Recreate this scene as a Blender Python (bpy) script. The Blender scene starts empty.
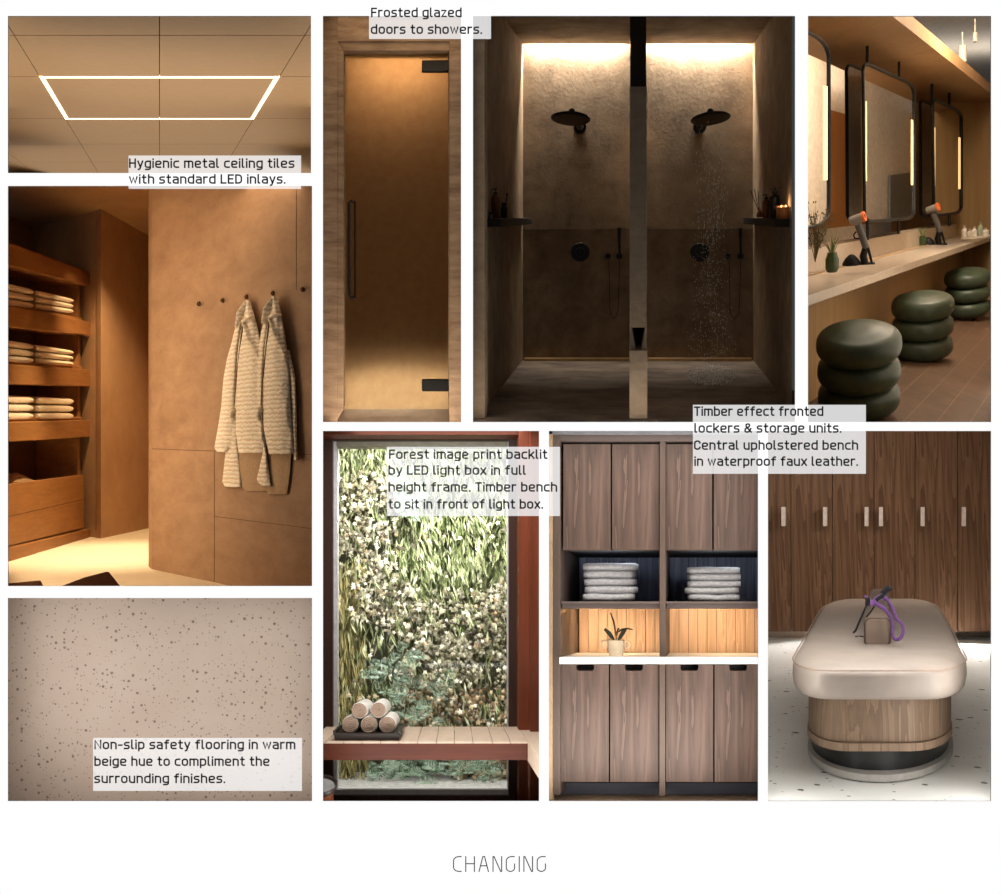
import bpy, bmesh, math, random
from mathutils import Vector, noise
PI = math.pi
SC = bpy.context.scene
COL = SC.collection

# ------------------------------------------------------------------ camera, world, exposure
# one photograph pixel on the display board is 1 cm; the camera stands 10 m in front of the board
CAMP = Vector((0, -10, 0))
cd = bpy.data.cameras.new('camera'); cam = bpy.data.objects.new('camera', cd); COL.objects.link(cam)
cam.location = CAMP; cam.rotation_euler = (PI/2, 0, 0)
cd.sensor_fit = 'HORIZONTAL'; cd.sensor_width = 36; cd.lens = 36*1000/1001; cd.clip_end = 200
SC.camera = cam
w = bpy.data.worlds.new('gallery'); SC.world = w; w.use_nodes = True
w.node_tree.nodes['Background'].inputs[0].default_value = (1, 1, 1, 1)
w.node_tree.nodes['Background'].inputs[1].default_value = 0.045
vs = SC.view_settings
vs.view_transform = 'Standard'; vs.look = 'None'; vs.exposure = 0; vs.gamma = 1; vs.use_curve_mapping = False

BACK = dict(door=1.10, showers=1.09, forest=1.08, lockers=1.14, bench=1.04, flooring=1.16)   # how much farther back a room stands behind the board
RS = 1.0
def PX(x, y, s, k=None):
    """world point seen at photo pixel x, y at a depth where one pixel spans s metres"""
    s *= RS if k is None else k
    return Vector(((x-500.5)*s, s*1000-10, (447-y)*s))

def lamp_area(name, loc, target, sx, sy, power, color, spread=None):
    l = bpy.data.lights.new(name, 'AREA'); l.shape = 'RECTANGLE'; l.size = sx; l.size_y = sy
    l.energy = power; l.color = color
    if spread: l.spread = spread
    o = bpy.data.objects.new(name, l); COL.objects.link(o); o.location = loc
    o.rotation_euler = (Vector(target)-Vector(loc)).to_track_quat('-Z', 'Y').to_euler()
    return o
def lamp_spot(name, loc, target, power, color, angle=60, blend=.8, radius=.05):
    l = bpy.data.lights.new(name, 'SPOT'); l.energy = power; l.color = color
    l.spot_size = math.radians(angle); l.spot_blend = blend; l.shadow_soft_size = radius
    o = bpy.data.objects.new(name, l); COL.objects.link(o); o.location = loc
    o.rotation_euler = (Vector(target)-Vector(loc)).to_track_quat('-Z', 'Y').to_euler()
    return o
PAN = dict(ceiling=(8,311,16,173), robes=(8,312,186,586), door=(323,461,16,422), showers=(473,795,16,422),
           vanity=(808,991,16,422), forest=(323,539,431,801), lockers=(549,758,431,801), bench=(768,991,431,801),
           flooring=(8,312,598,801))
def added_fill(pan, side, sa, sb, power, color, frac=1.0, off=2.2):
    """an unseen fill light added along one enclosing wall of a room, from depth sa to depth sb, facing into the room"""
    x0, x1, y0, y1 = PAN[pan]; cx, cy = (x0+x1)/2, (y0+y1)/2; sm = (sa+sb)/2
    if side in 'tb': px = (cx, y0-off if side == 't' else y1+off); W = (x1-x0)*sa*frac
    else: px = (x0-off if side == 'l' else x1+off, cy); W = (y1-y0)*sa*frac
    p, q = PX(*px, sa, 1), PX(*px, sb, 1); c = PX(*px, sm, 1)
    if side in 'tb': p.x = q.x = c.x
    else: p.z = q.z = c.z
    yd = (q-p); L = yd.length; yd.normalize(); xd = Vector((1, 0, 0)) if side in 'tb' else Vector((0, 0, 1))
    n = xd.cross(yd).normalized()                      # local z; the lamp shines along -z
    inward = PX(cx, cy, sm, 1)-c
    if n.dot(inward) > 0: xd = -xd; n = -n
    yd = n.cross(xd)
    l = bpy.data.lights.new('added_fill', 'AREA'); l.shape = 'RECTANGLE'; l.size = W; l.size_y = L; l.energy = power; l.color = color
    o = bpy.data.objects.new('added_fill', l); COL.objects.link(o)
    from mathutils import Matrix
    o.matrix_world = Matrix(((xd.x, yd.x, n.x, c.x), (xd.y, yd.y, n.y, c.y), (xd.z, yd.z, n.z, c.z), (0, 0, 0, 1)))
    return o
WARM = (1, .76, .50); SOFT = (1, .86, .70); NEUT = (1, .95, .88); AMB = (1, .66, .36)
# ceiling panel
CW = (1, .84, .66)
for sa_, sb_, pw in ((.0115, .016, 42), (.016, .021, 46), (.021, .0285, 84)): added_fill('ceiling', 'b', sa_, sb_, pw, CW, 1.12)
for sd in 'lr': added_fill('ceiling', sd, .0102, .016, 16, CW); added_fill('ceiling', sd, .017, .0285, 20, CW, 1.2)
# robes
lamp_spot('downlight', PX(112, 184, .0147), PX(103, 556, .0148), 2600, (1, .80, .52), 56, 1.0, .06)
lamp_spot('downlight', PX(126, 192, .0158), PX(134, 510, .0186), 1200, (1, .72, .42), 70, 1.0, .06)
added_fill('robes', 't', .0103, .0112, 22, WARM)
added_fill('robes', 'l', .0103, .0125, 105, WARM)
# frosted door
K = BACK['door']
lamp_area('cove_light', PX(396, 36, .0124, K), PX(396, 100, .0128, K), 1.0, .05, 30, (1, .78, .50))
lamp_spot('downlight', PX(396, 42, .0112, K), PX(396, 385, .0113, K), 1000, (1, .86, .68), 34, 1.0, .05)
added_fill('door', 't', .0101, .0110, 5, WARM); added_fill('door', 'b', .0101, .0110, 26, SOFT); added_fill('door', 'r', .0101, .0110, 8, SOFT); added_fill('door', 'l', .0101, .0110, 4, SOFT)
# showers
K = BACK['showers']
lamp_area('cove_light', PX(577, 36, .01338, K), PX(577, 200, .01338, K), 1.4, .05, 125, (1, .87, .70))
lamp_area('cove_light', PX(699, 36, .01338, K), PX(699, 200, .01338, K), 1.4, .05, 125, (1, .87, .70))
added_fill('showers', 'b', .0101, .0103, 26, SOFT); added_fill('showers', 'l', .0101, .0103, 3.5, SOFT); added_fill('showers', 'r', .0101, .0103, 3.5, SOFT)
# vanity
added_fill('vanity', 't', .0103, .0125, 50, SOFT); added_fill('vanity', 'r', .0102, .0140, 60, SOFT)
lamp_area('added_room_fill', PX(975, -70, .0160), PX(1036, 260, .0230), 2.4, 2.4, 1000, SOFT)  # added area fills for the mirror-side wall and stools, not track fittings
lamp_area('added_room_fill', PX(975, -70, .0150), PX(900, 300, .0160), 2.0, 2.0, 170, SOFT)
lamp_area('ceiling_fill', PX(955, 130, .0310), PX(955, 30, .0300), 6.0, 2.4, 130, NEUT)  # unseen fill added behind the end wall to brighten the ceiling
# forest
DAY = (1, .98, .95)
K = BACK['forest']
lamp_area('sky_light', PX(425, 420, .0136, K), PX(425, 600, .0158, K), 2.4, 1.0, 290, (1, 1, .97))
lamp_area('sky_light', PX(425, 436, .0126, K), PX(425, 720, .0156, K), 2.2, .4, 250, (1, 1, .97))
added_fill('forest', 't', .0101, .0128, 125, DAY); added_fill('forest', 'r', .0101, .0112, 12, DAY); added_fill('forest', 'l', .0101, .0112, 8, DAY); added_fill('forest', 'b', .0101, .0110, 30, DAY)
# lockers
for sd, pw in zip('tlrb', (64, 48, 48, 80)): added_fill('lockers', sd, .0101, .0114, pw, NEUT)
# bench
N2 = (1, .98, .95)
added_fill('bench', 't', .0102, .0120, 100, N2); added_fill('bench', 'l', .0101, .0108, 36, N2); added_fill('bench', 'r', .0101, .0108, 36, N2); added_fill('bench', 't', .0150, .0195, 25, N2)
# flooring
for sd, pw in zip('tblr', (15, 15, 15, 15)): added_fill('flooring', sd, .0101, .0118, pw, (1, 1, 1))

# ------------------------------------------------------------------ materials
def nodes(name):
    m = bpy.data.materials.new(name); m.use_nodes = True
    return m, m.node_tree, m.node_tree.nodes['Principled BSDF']
def rgb(c): return tuple(((v/255)/12.92 if v/255 <= .04045 else ((v/255+.055)/1.055)**2.4) for v in c) + (1,)
def mapped(nt, scale, rot=(0, 0, 0), coord='Object'):
    tc = nt.nodes.new('ShaderNodeTexCoord'); mp = nt.nodes.new('ShaderNodeMapping')
    mp.inputs['Scale'].default_value = scale; mp.inputs['Rotation'].default_value = rot
    nt.links.new(tc.outputs[coord], mp.inputs['Vector']); return mp.outputs['Vector']
def noise_node(nt, vec, scale, detail=6, rough=.6, dist=0):
    n = nt.nodes.new('ShaderNodeTexNoise'); n.inputs['Scale'].default_value = scale; n.inputs['Detail'].default_value = detail
    n.inputs['Roughness'].default_value = rough; n.inputs['Distortion'].default_value = dist
    nt.links.new(vec, n.inputs['Vector']); return n.outputs[0]
def ramp(nt, fac, stops):
    r = nt.nodes.new('ShaderNodeValToRGB'); e = r.color_ramp.elements
    while len(e) < len(stops): e.new(.5)
    for k, (p, c) in enumerate(stops): e[k].position = p; e[k].color = c
    nt.links.new(fac, r.inputs[0]); return r.outputs[0]
def bump(nt, b, h, strength=.3, dist=.01):
    n = nt.nodes.new('ShaderNodeBump'); n.inputs['Strength'].default_value = strength; n.inputs['Distance'].default_value = dist
    nt.links.new(h, n.inputs['Height']); nt.links.new(n.outputs[0], b.inputs['Normal'])
def plain(name, c, rough=.5, metal=0, em=None, es=0, spec=.5, var=.0):
    m, nt, b = nodes(name); b.inputs['Base Color'].default_value = rgb(c); b.inputs['Roughness'].default_value = rough
    b.inputs['Metallic'].default_value = metal; b.inputs['Specular IOR Level'].default_value = spec
    if em: b.inputs['Emission Color'].default_value = em + (1,); b.inputs['Emission Strength'].default_value = es
    else:
        f = noise_node(nt, mapped(nt, (1, 1, 1)), 9, 5)
        k = 1-var if var else .93
        nt.links.new(ramp(nt, f, [(.3, rgb([v*k for v in c])), (.7, rgb([min(255, v*(2-k)) for v in c]))]), b.inputs['Base Color'])
    return m
def wood(name, c1, c2, axis='Z', fine=26, rough=.5, rings=0, rot=(0, 0, 0), bs=.25):
    m, nt, b = nodes(name); sc = [fine]*3; sc['XYZ'.index(axis)] = fine/22
    v = mapped(nt, sc, rot); f = noise_node(nt, v, 1, 8, .62, .6)
    sc2 = [fine*.16]*3; sc2['XYZ'.index(axis)] = fine*.012
    f2 = noise_node(nt, mapped(nt, sc2, rot), 1, 3, .5, 1.5)
    mx = nt.nodes.new('ShaderNodeMath'); mx.operation = 'MULTIPLY_ADD'; mx.inputs[1].default_value = .55
    nt.links.new(f, mx.inputs[0]); h = nt.nodes.new('ShaderNodeMath'); h.operation = 'MULTIPLY'; h.inputs[1].default_value = .45
    if rings:
        wv = nt.nodes.new('ShaderNodeMath'); wv.operation = 'MULTIPLY'; wv.inputs[1].default_value = rings
        nt.links.new(f2, wv.inputs[0]); fr = nt.nodes.new('ShaderNodeMath'); fr.operation = 'FRACT'; nt.links.new(wv.outputs[0], fr.inputs[0])
        nt.links.new(fr.outputs[0], h.inputs[0])
    else: nt.links.new(f2, h.inputs[0])
    nt.links.new(h.outputs[0], mx.inputs[2])
    nt.links.new(ramp(nt, mx.outputs[0], [(.28, rgb(c1)), (.72, rgb(c2))]), b.inputs['Base Color'])
    b.inputs['Roughness'].default_value = rough; b.inputs['Specular IOR Level'].default_value = .25; bump(nt, b, f, bs, .004); return m
def stone(name, c1, c2, scale=1.5, rough=.8, bs=.5, stretch=(1, 1, 1), c3=None):
    m, nt, b = nodes(name); f = noise_node(nt, mapped(nt, stretch), scale, 10, .68, .3)
    st = [(.32, rgb(c1)), (.68, rgb(c2))]
    if c3: st = [(.30, rgb(c1)), (.5, rgb(c2)), (.72, rgb(c3))]
    nt.links.new(ramp(nt, f, st), b.inputs['Base Color']); b.inputs['Roughness'].default_value = rough
    f2 = noise_node(nt, mapped(nt, stretch), scale*9, 8, .7); bump(nt, b, f2, bs, .012); return m
def fabric(name, c, scale=60, bs=.5, stretch=(1, 1, 1), var=.88, dist=.01):
    m, nt, b = nodes(name); v = mapped(nt, stretch); f = noise_node(nt, v, scale, 4, .6, .4)
    nt.links.new(ramp(nt, f, [(.3, rgb([k*var for k in c])), (.65, rgb(c))]), b.inputs['Base Color'])
    b.inputs['Roughness'].default_value = .95; b.inputs['Specular IOR Level'].default_value = .15
    b.inputs['Sheen Weight'].default_value = .15; bump(nt, b, f, bs, dist); return m
def islands(name, stops, rough=.5, trans=.0):
    m, nt, b = nodes(name); g = nt.nodes.new('ShaderNodeNewGeometry')
    nt.links.new(ramp(nt, g.outputs['Random Per Island'], stops), b.inputs['Base Color']); b.inputs['Roughness'].default_value = rough
    return m
def speckle(name, base, base2, dark, dark2, scale, thr, rough=.6, scale2=None, thr2=.1):
    m, nt, b = nodes(name); v = mapped(nt, (1, 1, 1))
    f = noise_node(nt, v, 1.2, 4); col = ramp(nt, f, [(.35, rgb(base)), (.65, rgb(base2))])
    wob = noise_node(nt, v, 60, 3)
    for sc_, th, dc, seed in ((scale, thr, dark, 0), (scale2 or scale*1.7, thr2, dark2, 3.3)):
        vo = nt.nodes.new('ShaderNodeTexVoronoi'); vo.inputs['Scale'].default_value = sc_
        ad = nt.nodes.new('ShaderNodeVectorMath'); ad.operation = 'ADD'; ad.inputs[1].default_value = (seed, seed, seed)
        nt.links.new(v, ad.inputs[0]); nt.links.new(ad.outputs[0], vo.inputs['Vector'])
        # only some cells carry a chip, each of its own size
        sep = nt.nodes.new('ShaderNodeSeparateColor'); nt.links.new(vo.outputs['Color'], sep.inputs[0])
        sz = nt.nodes.new('ShaderNodeMath'); sz.operation = 'MULTIPLY'; sz.inputs[1].default_value = th
        pw = nt.nodes.new('ShaderNodeMath'); pw.operation = 'POWER'; pw.inputs[1].default_value = 2.2
        nt.links.new(sep.outputs[0], pw.inputs[0]); nt.links.new(pw.outputs[0], sz.inputs[0])
        dn = nt.nodes.new('ShaderNodeMath'); dn.operation = 'MULTIPLY_ADD'; dn.inputs[1].default_value = .12; dn.inputs[2].default_value = -.06
        nt.links.new(wob, dn.inputs[0]); dd = nt.nodes.new('ShaderNodeMath'); dd.operation = 'ADD'
        nt.links.new(vo.outputs['Distance'], dd.inputs[0]); nt.links.new(dn.outputs[0], dd.inputs[1])
        lt = nt.nodes.new('ShaderNodeMath'); lt.operation = 'LESS_THAN'; nt.links.new(dd.outputs[0], lt.inputs[0]); nt.links.new(sz.outputs[0], lt.inputs[1])
        mx = nt.nodes.new('ShaderNodeMix'); mx.data_type = 'RGBA'; mx.inputs['B'].default_value = rgb(dc)
        nt.links.new(lt.outputs[0], mx.inputs['Factor']); nt.links.new(col, mx.inputs['A']); col = mx.outputs['Result']
    nt.links.new(col, b.inputs['Base Color']); b.inputs['Roughness'].default_value = rough
    return m

# ------------------------------------------------------------------ mesh helpers
CLIP = []
def room(pan, sides='lrtb'):
    """everything built from here on stays inside this room's enclosing walls and behind the board"""
    global CLIP, RS
    RS = BACK.get(pan, 1.0); CLIP = [(Vector((0, .0135, 0)), Vector((0, -1, 0)))]
    if pan is None: CLIP = []; return
    x0, x1, y0, y1 = PAN[pan]; q = 3.8
    for sd in sides:
        if sd in 'lr':
            d = PX(x0-q if sd == 'l' else x1+q, 447, .01, 1)-CAMP; n = Vector((d.y, -d.x, 0)).normalized()*(1 if sd == 'r' else -1)
        else:
            d = PX(500.5, y0-q if sd == 't' else y1+q, .01, 1)-CAMP; n = Vector((0, -d.z, d.y)).normalized()*(1 if sd == 't' else -1)
        CLIP.append((CAMP, n))
class MB:
    def __init__(s): s.v = []; s.f = []; s.m = []; s.mi = 0
    def add(s, vs, fs):
        n = len(s.v); s.v += [Vector(p) for p in vs]
        for f in fs: s.f.append([n+i for i in f]); s.m.append(s.mi)
    def mat(s, i): s.mi = i; return s
    def rings(s, R, closed=True, caps=True):
        n = len(R[0]); vs = [p for r in R for p in r]; fs = []
        for j in range(len(R)-1):
            for i in range(n if closed else n-1):
                a, b = j*n+i, j*n+(i+1) % n; fs.append((a, b, b+n, a+n))
        if caps: fs.append(tuple(range(n))[::-1]); fs.append(tuple((len(R)-1)*n+i for i in range(n)))
        s.add(vs, fs); return s
    def prism(s, P, vec):
        vec = Vector(vec); return s.rings([[Vector(p) for p in P], [Vector(p)+vec for p in P]])
    def opr(s, V, poly, sa, sb):
        """polygon drawn at depth sa, run back to depth sb along the direction that vanishes at V"""
        k = sa/sb
        return s.rings([[PX(x, y, sa) for x, y in poly], [PX(V[0]+(x-V[0])*k, V[1]+(y-V[1])*k, sb) for x, y in poly]])
    def obx(s, V, x0, x1, y0, y1, sa, sb): return s.opr(V, [(x0, y0), (x1, y0), (x1, y1), (x0, y1)], sa, sb)
    def quad(s, *P): s.add(P, [tuple(range(len(P)))]); return s
    def tube(s, path, rad, n=8, closed=False, flat=1.0, flatdir=None):
        P = [Vector(p) for p in path]; N = len(P); R = []
        rads = rad if isinstance(rad, (list, tuple)) else [rad]*N
        up = Vector((0, 0, 1)); prev = None
        for i in range(N):
            t = (P[(i+1) % N]-P[i-1]) if closed else (P[min(i+1, N-1)]-P[max(i-1, 0)])
            t.normalize()
            if prev is None:
                a = t.cross(up);
                if a.length < .1: a = t.cross(Vector((1, 0, 0)))
            else: a = prev-t*prev.dot(t)
            if flatdir is not None: a = flatdir-t*flatdir.dot(t)
            a.normalize(); prev = a; b = t.cross(a)
            R.append([P[i]+a*math.cos(2*PI*k/n)*rads[i]*flat+b*math.sin(2*PI*k/n)*rads[i] for k in range(n)])
        if closed: R.append(R[0]); s.rings(R, True, False)
        else: s.rings(R)
        return s
    def lathe(s, T, prof, n=24, caps=True):
        return s.rings([[T(r*math.cos(2*PI*k/n), r*math.sin(2*PI*k/n), z) for k in range(n)] for r, z in prof], True, caps)
    def ball(s, c, r, n=8, sq=(1, 1, 1)):
        R = []
        for j in range(1, n):
            a = PI*j/n; R.append([c+Vector((math.sin(a)*math.cos(2*PI*k/n)*r*sq[0], math.sin(a)*math.sin(2*PI*k/n)*r*sq[1], -math.cos(a)*r*sq[2])) for k in range(n)])
        return s.rings(R)
    def build(s, name, mats, parent=None, smooth=False, bev=0, label=None, cat=None, group=None, kind=None, seg=2):
        if not isinstance(mats, (list, tuple)): mats = [mats]
        xs = [p.x for p in s.v]; ys = [p.y for p in s.v]; zs = [p.z for p in s.v]
        org = Vector(((min(xs)+max(xs))/2, (min(ys)+max(ys))/2, min(zs)))
        me = bpy.data.meshes.new(name); me.from_pydata(s.v, [], s.f)
        for m in mats: me.materials.append(m)
        me.polygons.foreach_set('material_index', s.m)
        bm = bmesh.new(); bm.from_mesh(me); cut = False
        for pt, nn in (CLIP if name != 'wall_light_shield' else []):
            if any((v.co-pt).dot(nn) > 1e-5 for v in bm.verts):
                cut = True; closed = all(len(e.link_faces) == 2 for e in bm.edges)
                g = bmesh.ops.bisect_plane(bm, geom=bm.verts[:]+bm.edges[:]+bm.faces[:], plane_co=pt, plane_no=nn, clear_outer=True, dist=1e-6)
                ed = [e for e in g['geom_cut'] if isinstance(e, bmesh.types.BMEdge)]
                if closed and ed: bmesh.ops.holes_fill(bm, edges=ed, sides=0)
        if not bm.verts: print('CLIPPED AWAY', name, label); bm.free(); return parent
        bmesh.ops.recalc_face_normals(bm, faces=bm.faces[:])
        if cut:
            xs = [v.co.x for v in bm.verts]; ys = [v.co.y for v in bm.verts]; zs = [v.co.z for v in bm.verts]
            org = Vector(((min(xs)+max(xs))/2, (min(ys)+max(ys))/2, min(zs)))
        bmesh.ops.translate(bm, vec=-org, verts=bm.verts[:]); bm.to_mesh(me); bm.free()
        if smooth:
            me.polygons.foreach_set('use_smooth', [True]*len(me.polygons))
            try: me.set_sharp_from_angle(angle=math.radians(smooth if smooth is not True else 40))
            except Exception: pass
        o = bpy.data.objects.new(name, me); COL.objects.link(o)
        if bev:
            b = o.modifiers.new('edges', 'BEVEL'); b.width = bev; b.segments = seg; b.limit_method = 'ANGLE'; b.angle_limit = .6
        if parent is not None:
            o.parent = parent; q = parent; off = Vector()
            while q is not None: off += q.location; q = q.parent
            o.location = org-off
        else: o.location = org
        tag(o, label, cat, group, kind); return o
def tag(o, label=None, cat=None, group=None, kind=None):
    for k, v in (('label', label), ('category', cat), ('group', group), ('kind', kind)):
        if v: o[k] = v
    return o
def empty(name, loc, label, cat, group=None):
    o = bpy.data.objects.new(name, None); COL.objects.link(o); o.location = loc; o.empty_display_size = .1
    return tag(o, label, cat, group)
def struct(m, name, mats, label, **k): return m.build(name, mats, label=label, kind='structure', **k)
def rig(x, y, s, e=0, yaw=0):
    """a rigid frame at a point: local units are photo pixels at that depth, seen from e degrees above"""
    o = PX(x, y, s); s = s*RS; r = (o-CAMP).normalized(); Z = Vector((0, 0, 1)); up = (Z-r*r.z).normalized()
    e = math.radians(e); u = up*math.cos(e)-r*math.sin(e); f = r*math.cos(e)+up*math.sin(e); rt = r.cross(up).normalized()
    c, n = math.cos(math.radians(yaw)), math.sin(math.radians(yaw)); rt, f = rt*c+f*n, f*c-rt*n
    return lambda a, b, z: o+rt*(a*s)+f*(b*s)+u*(z*s)
def rbox(m, T, x0, x1, y0, y1, z0, z1):
    return m.rings([[T(x0, y0, z), T(x1, y0, z), T(x1, y1, z), T(x0, y1, z)] for z in (z0, z1)])
def rrect(x0, x1, y0, y1, r, n=5):
    """rounded rectangle outline in pixels; r one radius or four (tl, tr, br, bl)"""
    rs = r if isinstance(r, (list, tuple)) else [r]*4; P = []
    for (cx, cy, a0), q in zip([(x0, y0, PI), (x1, y0, 1.5*PI), (x1, y1, 0), (x0, y1, .5*PI)], rs):
        sx = 1 if cx == x0 else -1; sy = 1 if cy == y0 else -1
        for k in range(n+1):
            a = a0+k*PI/2/n; P.append((cx+sx*q+math.cos(a)*q, cy+sy*q+math.sin(a)*q))
    return P
def round_quad(P, r, n=6):
    out = []
    for i in range(len(P)):
        p, a, b = Vector(P[i]), Vector(P[i-1]), Vector(P[(i+1) % len(P)])
        ra = min(r, (a-p).length/2); rb = min(r, (b-p).length/2); A = p+(a-p).normalized()*ra; B = p+(b-p).normalized()*rb
        for k in range(n+1):
            t = k/n; out.append(tuple(A*(1-t)**2+p*2*t*(1-t)+B*t*t))
    return out
def lerp(a, b, t): return a+(b-a)*t
def frustum(pan, s1, mt, label, sides='lrtb', s0=.01003, mg=4):  # unseen housing added to keep one room's light out of the next
    x0, x1, y0, y1 = PAN[pan]; x0 -= mg; x1 += mg; y0 -= mg; y1 += mg; m = MB()
    K1 = lambda x, y, q: PX(x, y, q, 1 if q == s0 else None)
    C = dict(l=((x0, y0), (x0, y1)), r=((x1, y0), (x1, y1)), t=((x0, y0), (x1, y0)), b=((x0, y1), (x1, y1)))
    for sd in sides:
        (ax, ay), (bx, by) = C[sd]; m.quad(K1(ax, ay, s0), K1(bx, by, s0), K1(bx, by, s1), K1(ax, ay, s1))
    return struct(m, 'wall_light_shield', mt, label)

# ------------------------------------------------------------------ the display board with nine openings
m_board = bpy.data.materials.new('self-glowing white board'); m_board.use_nodes = True
nt = m_board.node_tree; nt.nodes.clear(); e = nt.nodes.new('ShaderNodeEmission'); e.inputs[1].default_value = 1.0  # glow put into the board's own surface; no lamp stands behind it
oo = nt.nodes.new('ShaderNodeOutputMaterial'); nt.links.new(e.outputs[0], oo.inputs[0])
m_edge = plain('board edge', (60, 58, 56), .8)
def board():
    xs = sorted({-150, 1150}|{v for p in PAN.values() for v in p[:2]}); ys = sorted({-120, 1010}|{v for p in PAN.values() for v in p[2:]})
    m = MB(); hole = {}
    for i in range(len(xs)-1):
        for j in range(len(ys)-1):
            cx, cy = (xs[i]+xs[i+1])/2, (ys[j]+ys[j+1])/2
            hole[i, j] = any(p[0] < cx < p[1] and p[2] < cy < p[3] for p in PAN.values())
            if not hole[i, j]: m.mat(0).quad(PX(xs[i], ys[j], .01), PX(xs[i+1], ys[j], .01), PX(xs[i+1], ys[j+1], .01), PX(xs[i], ys[j+1], .01))
    d = Vector((0, .012, 0)); m.mat(1)
    for x0, x1, y0, y1 in PAN.values():
        P = [PX(x0, y0, .01), PX(x1, y0, .01), PX(x1, y1, .01), PX(x0, y1, .01)]
        for k in range(4): m.quad(P[k], P[(k+1) % 4], P[(k+1) % 4]+d, P[k]+d)
    for i in range(len(xs)-1):
        for j in range(len(ys)-1):
            if not hole[i, j]:
                P = [PX(xs[i], ys[j], .01), PX(xs[i+1], ys[j], .01), PX(xs[i+1], ys[j+1], .01), PX(xs[i], ys[j+1], .01)]; m.quad(*[p+d for p in P])
    me = m.build('display_board', [m_board, m_edge], label='large white presentation board with an added glow and nine rectangular openings', cat='board')
board()

# ------------------------------------------------------------------ lettering: narrow rounded sans drawn with strokes
G = {
 'a': (.46, [([(.05,.74),(.46,.74),(.46,0)],.2), ([(.46,.43),(0,.43),(0,0),(.46,0)],.2)]),
 'b': (.48, [([(0,1.02),(0,0)],0), ([(0,.74),(.48,.74),(.48,0),(0,0)],.22)]),
 'c': (.42, [([(.42,.74),(0,.74),(0,0),(.42,0)],.22)]),
 'd': (.48, [([(.48,1.02),(.48,0)],0), ([(.48,.74),(0,.74),(0,0),(.48,0)],.22)]),
 'e': (.48, [([(.44,0),(0,0),(0,.74),(.48,.74),(.48,.36),(0,.36)],.2)]),
 'f': (.34, [([(.34,1.02),(.13,1.02),(.13,0)],.14), ([(0,.72),(.32,.72)],0)]),
 'g': (.48, [([(.48,.74),(0,.74),(0,0),(.48,0)],.22), ([(.48,.74),(.48,-.27),(.05,-.27)],.18)]),
 'h': (.46, [([(0,1.02),(0,0)],0), ([(0,.74),(.46,.74),(.46,0)],.22)]),
 'i': (.0, [([(0,.70),(0,0)],0), ([(0,.99),(0,1.01)],0)]),
 'k': (.44, [([(0,1.02),(0,0)],0), ([(.43,.74),(.03,.28)],0), ([(.16,.42),(.46,0)],0)]),
 'l': (.14, [([(0,1.02),(0,0),(.12,0)],.1)]),
 'm': (.76, [([(0,.74),(0,0)],0), ([(0,.74),(.38,.74),(.38,0)],.18), ([(.38,.74),(.76,.74),(.76,0)],.18)]),
 'n': (.46, [([(0,.74),(0,0)],0), ([(0,.74),(.46,.74),(.46,0)],.22)]),
 'o': (.48, [([(.24,.74),(.48,.74),(.48,0),(0,0),(0,.74),(.24,.74)],.22)]),
 'p': (.48, [([(0,.74),(0,-.27)],0), ([(0,.74),(.48,.74),(.48,0),(0,0)],.22)]),
 'r': (.30, [([(0,.74),(0,0)],0), ([(0,.5),(0,.74),(.3,.74)],.2)]),
 's': (.42, [([(.40,.74),(0,.74),(0,.38),(.42,.38),(.42,0),(0,0)],.17)]),
 't': (.32, [([(.12,.98),(.12,0),(.32,0)],.14), ([(0,.72),(.30,.72)],0)]),
 'u': (.46, [([(0,.74),(0,0),(.46,0)],.22), ([(.46,.74),(.46,0)],0)]),
 'v': (.44, [([(0,.74),(.22,0),(.44,.74)],0)]),
 'w': (.68, [([(0,.74),(.17,0),(.34,.7),(.51,0),(.68,.74)],0)]),
 'x': (.44, [([(0,.74),(.44,0)],0), ([(.44,.74),(0,0)],0)]),
 'y': (.44, [([(0,.74),(.23,.02)],0), ([(.44,.74),(.15,-.27),(.05,-.27)],.08)]),
 'z': (.40, [([(0,.74),(.4,.74),(0,0),(.4,0)],0)]),
 'H': (.52, [([(0,1),(0,0)],0), ([(.52,1),(.52,0)],0), ([(0,.52),(.52,.52)],0)]),
 'L': (.42, [([(0,1),(0,0),(.42,0)],0)]),
 'E': (.44, [([(.44,1),(0,1),(0,0),(.44,0)],0), ([(0,.52),(.38,.52)],0)]),
 'D': (.52, [([(0,1),(0,0)],0), ([(0,1),(.52,1),(.52,0),(0,0)],.3)]),
 'F': (.44, [([(.44,1),(0,1),(0,0)],0), ([(0,.5),(.38,.5)],0)]),
 'T': (.50, [([(0,1),(.5,1)],0), ([(.25,1),(.25,0)],0)]),
 'C': (.50, [([(.5,.78),(.5,1),(0,1),(0,0),(.5,0),(.5,.22)],.24)]),
 'N': (.54, [([(0,0),(0,1),(.54,0),(.54,1)],0)]),
 '&': (.60, [([(.6,0),(.1,.68),(.1,1),(.44,1),(.44,.68),(0,.4),(0,0),(.4,0),(.56,.42)],.16)]),
 '-': (.30, [([(0,.42),(.30,.42)],0)]), '.': (.0, [([(0,.0),(0,.02)],0)]), ' ': (.08, []),
}
THIN = {
 'C': (.44, [([(.44,1),(0,1),(0,0),(.44,0)],.3)]), 'H': (.50, G['H'][1] and [([(0,1),(0,0)],0), ([(.5,1),(.5,0)],0), ([(0,.52),(.5,.52)],0)]),
 'A': (.54, [([(0,0),(.22,1),(.32,1),(.54,0)],0), ([(.09,.38),(.45,.38)],0)]),
 'N': (.50, [([(0,0),(0,1),(.06,1),(.44,0),(.5,0),(.5,1)],0)]),
 'G': (.48, [([(.46,1),(0,1),(0,0),(.48,0),(.48,.5)],.3)]), 'I': (0, [([(0,1),(0,0)],0)]),
}
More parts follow.
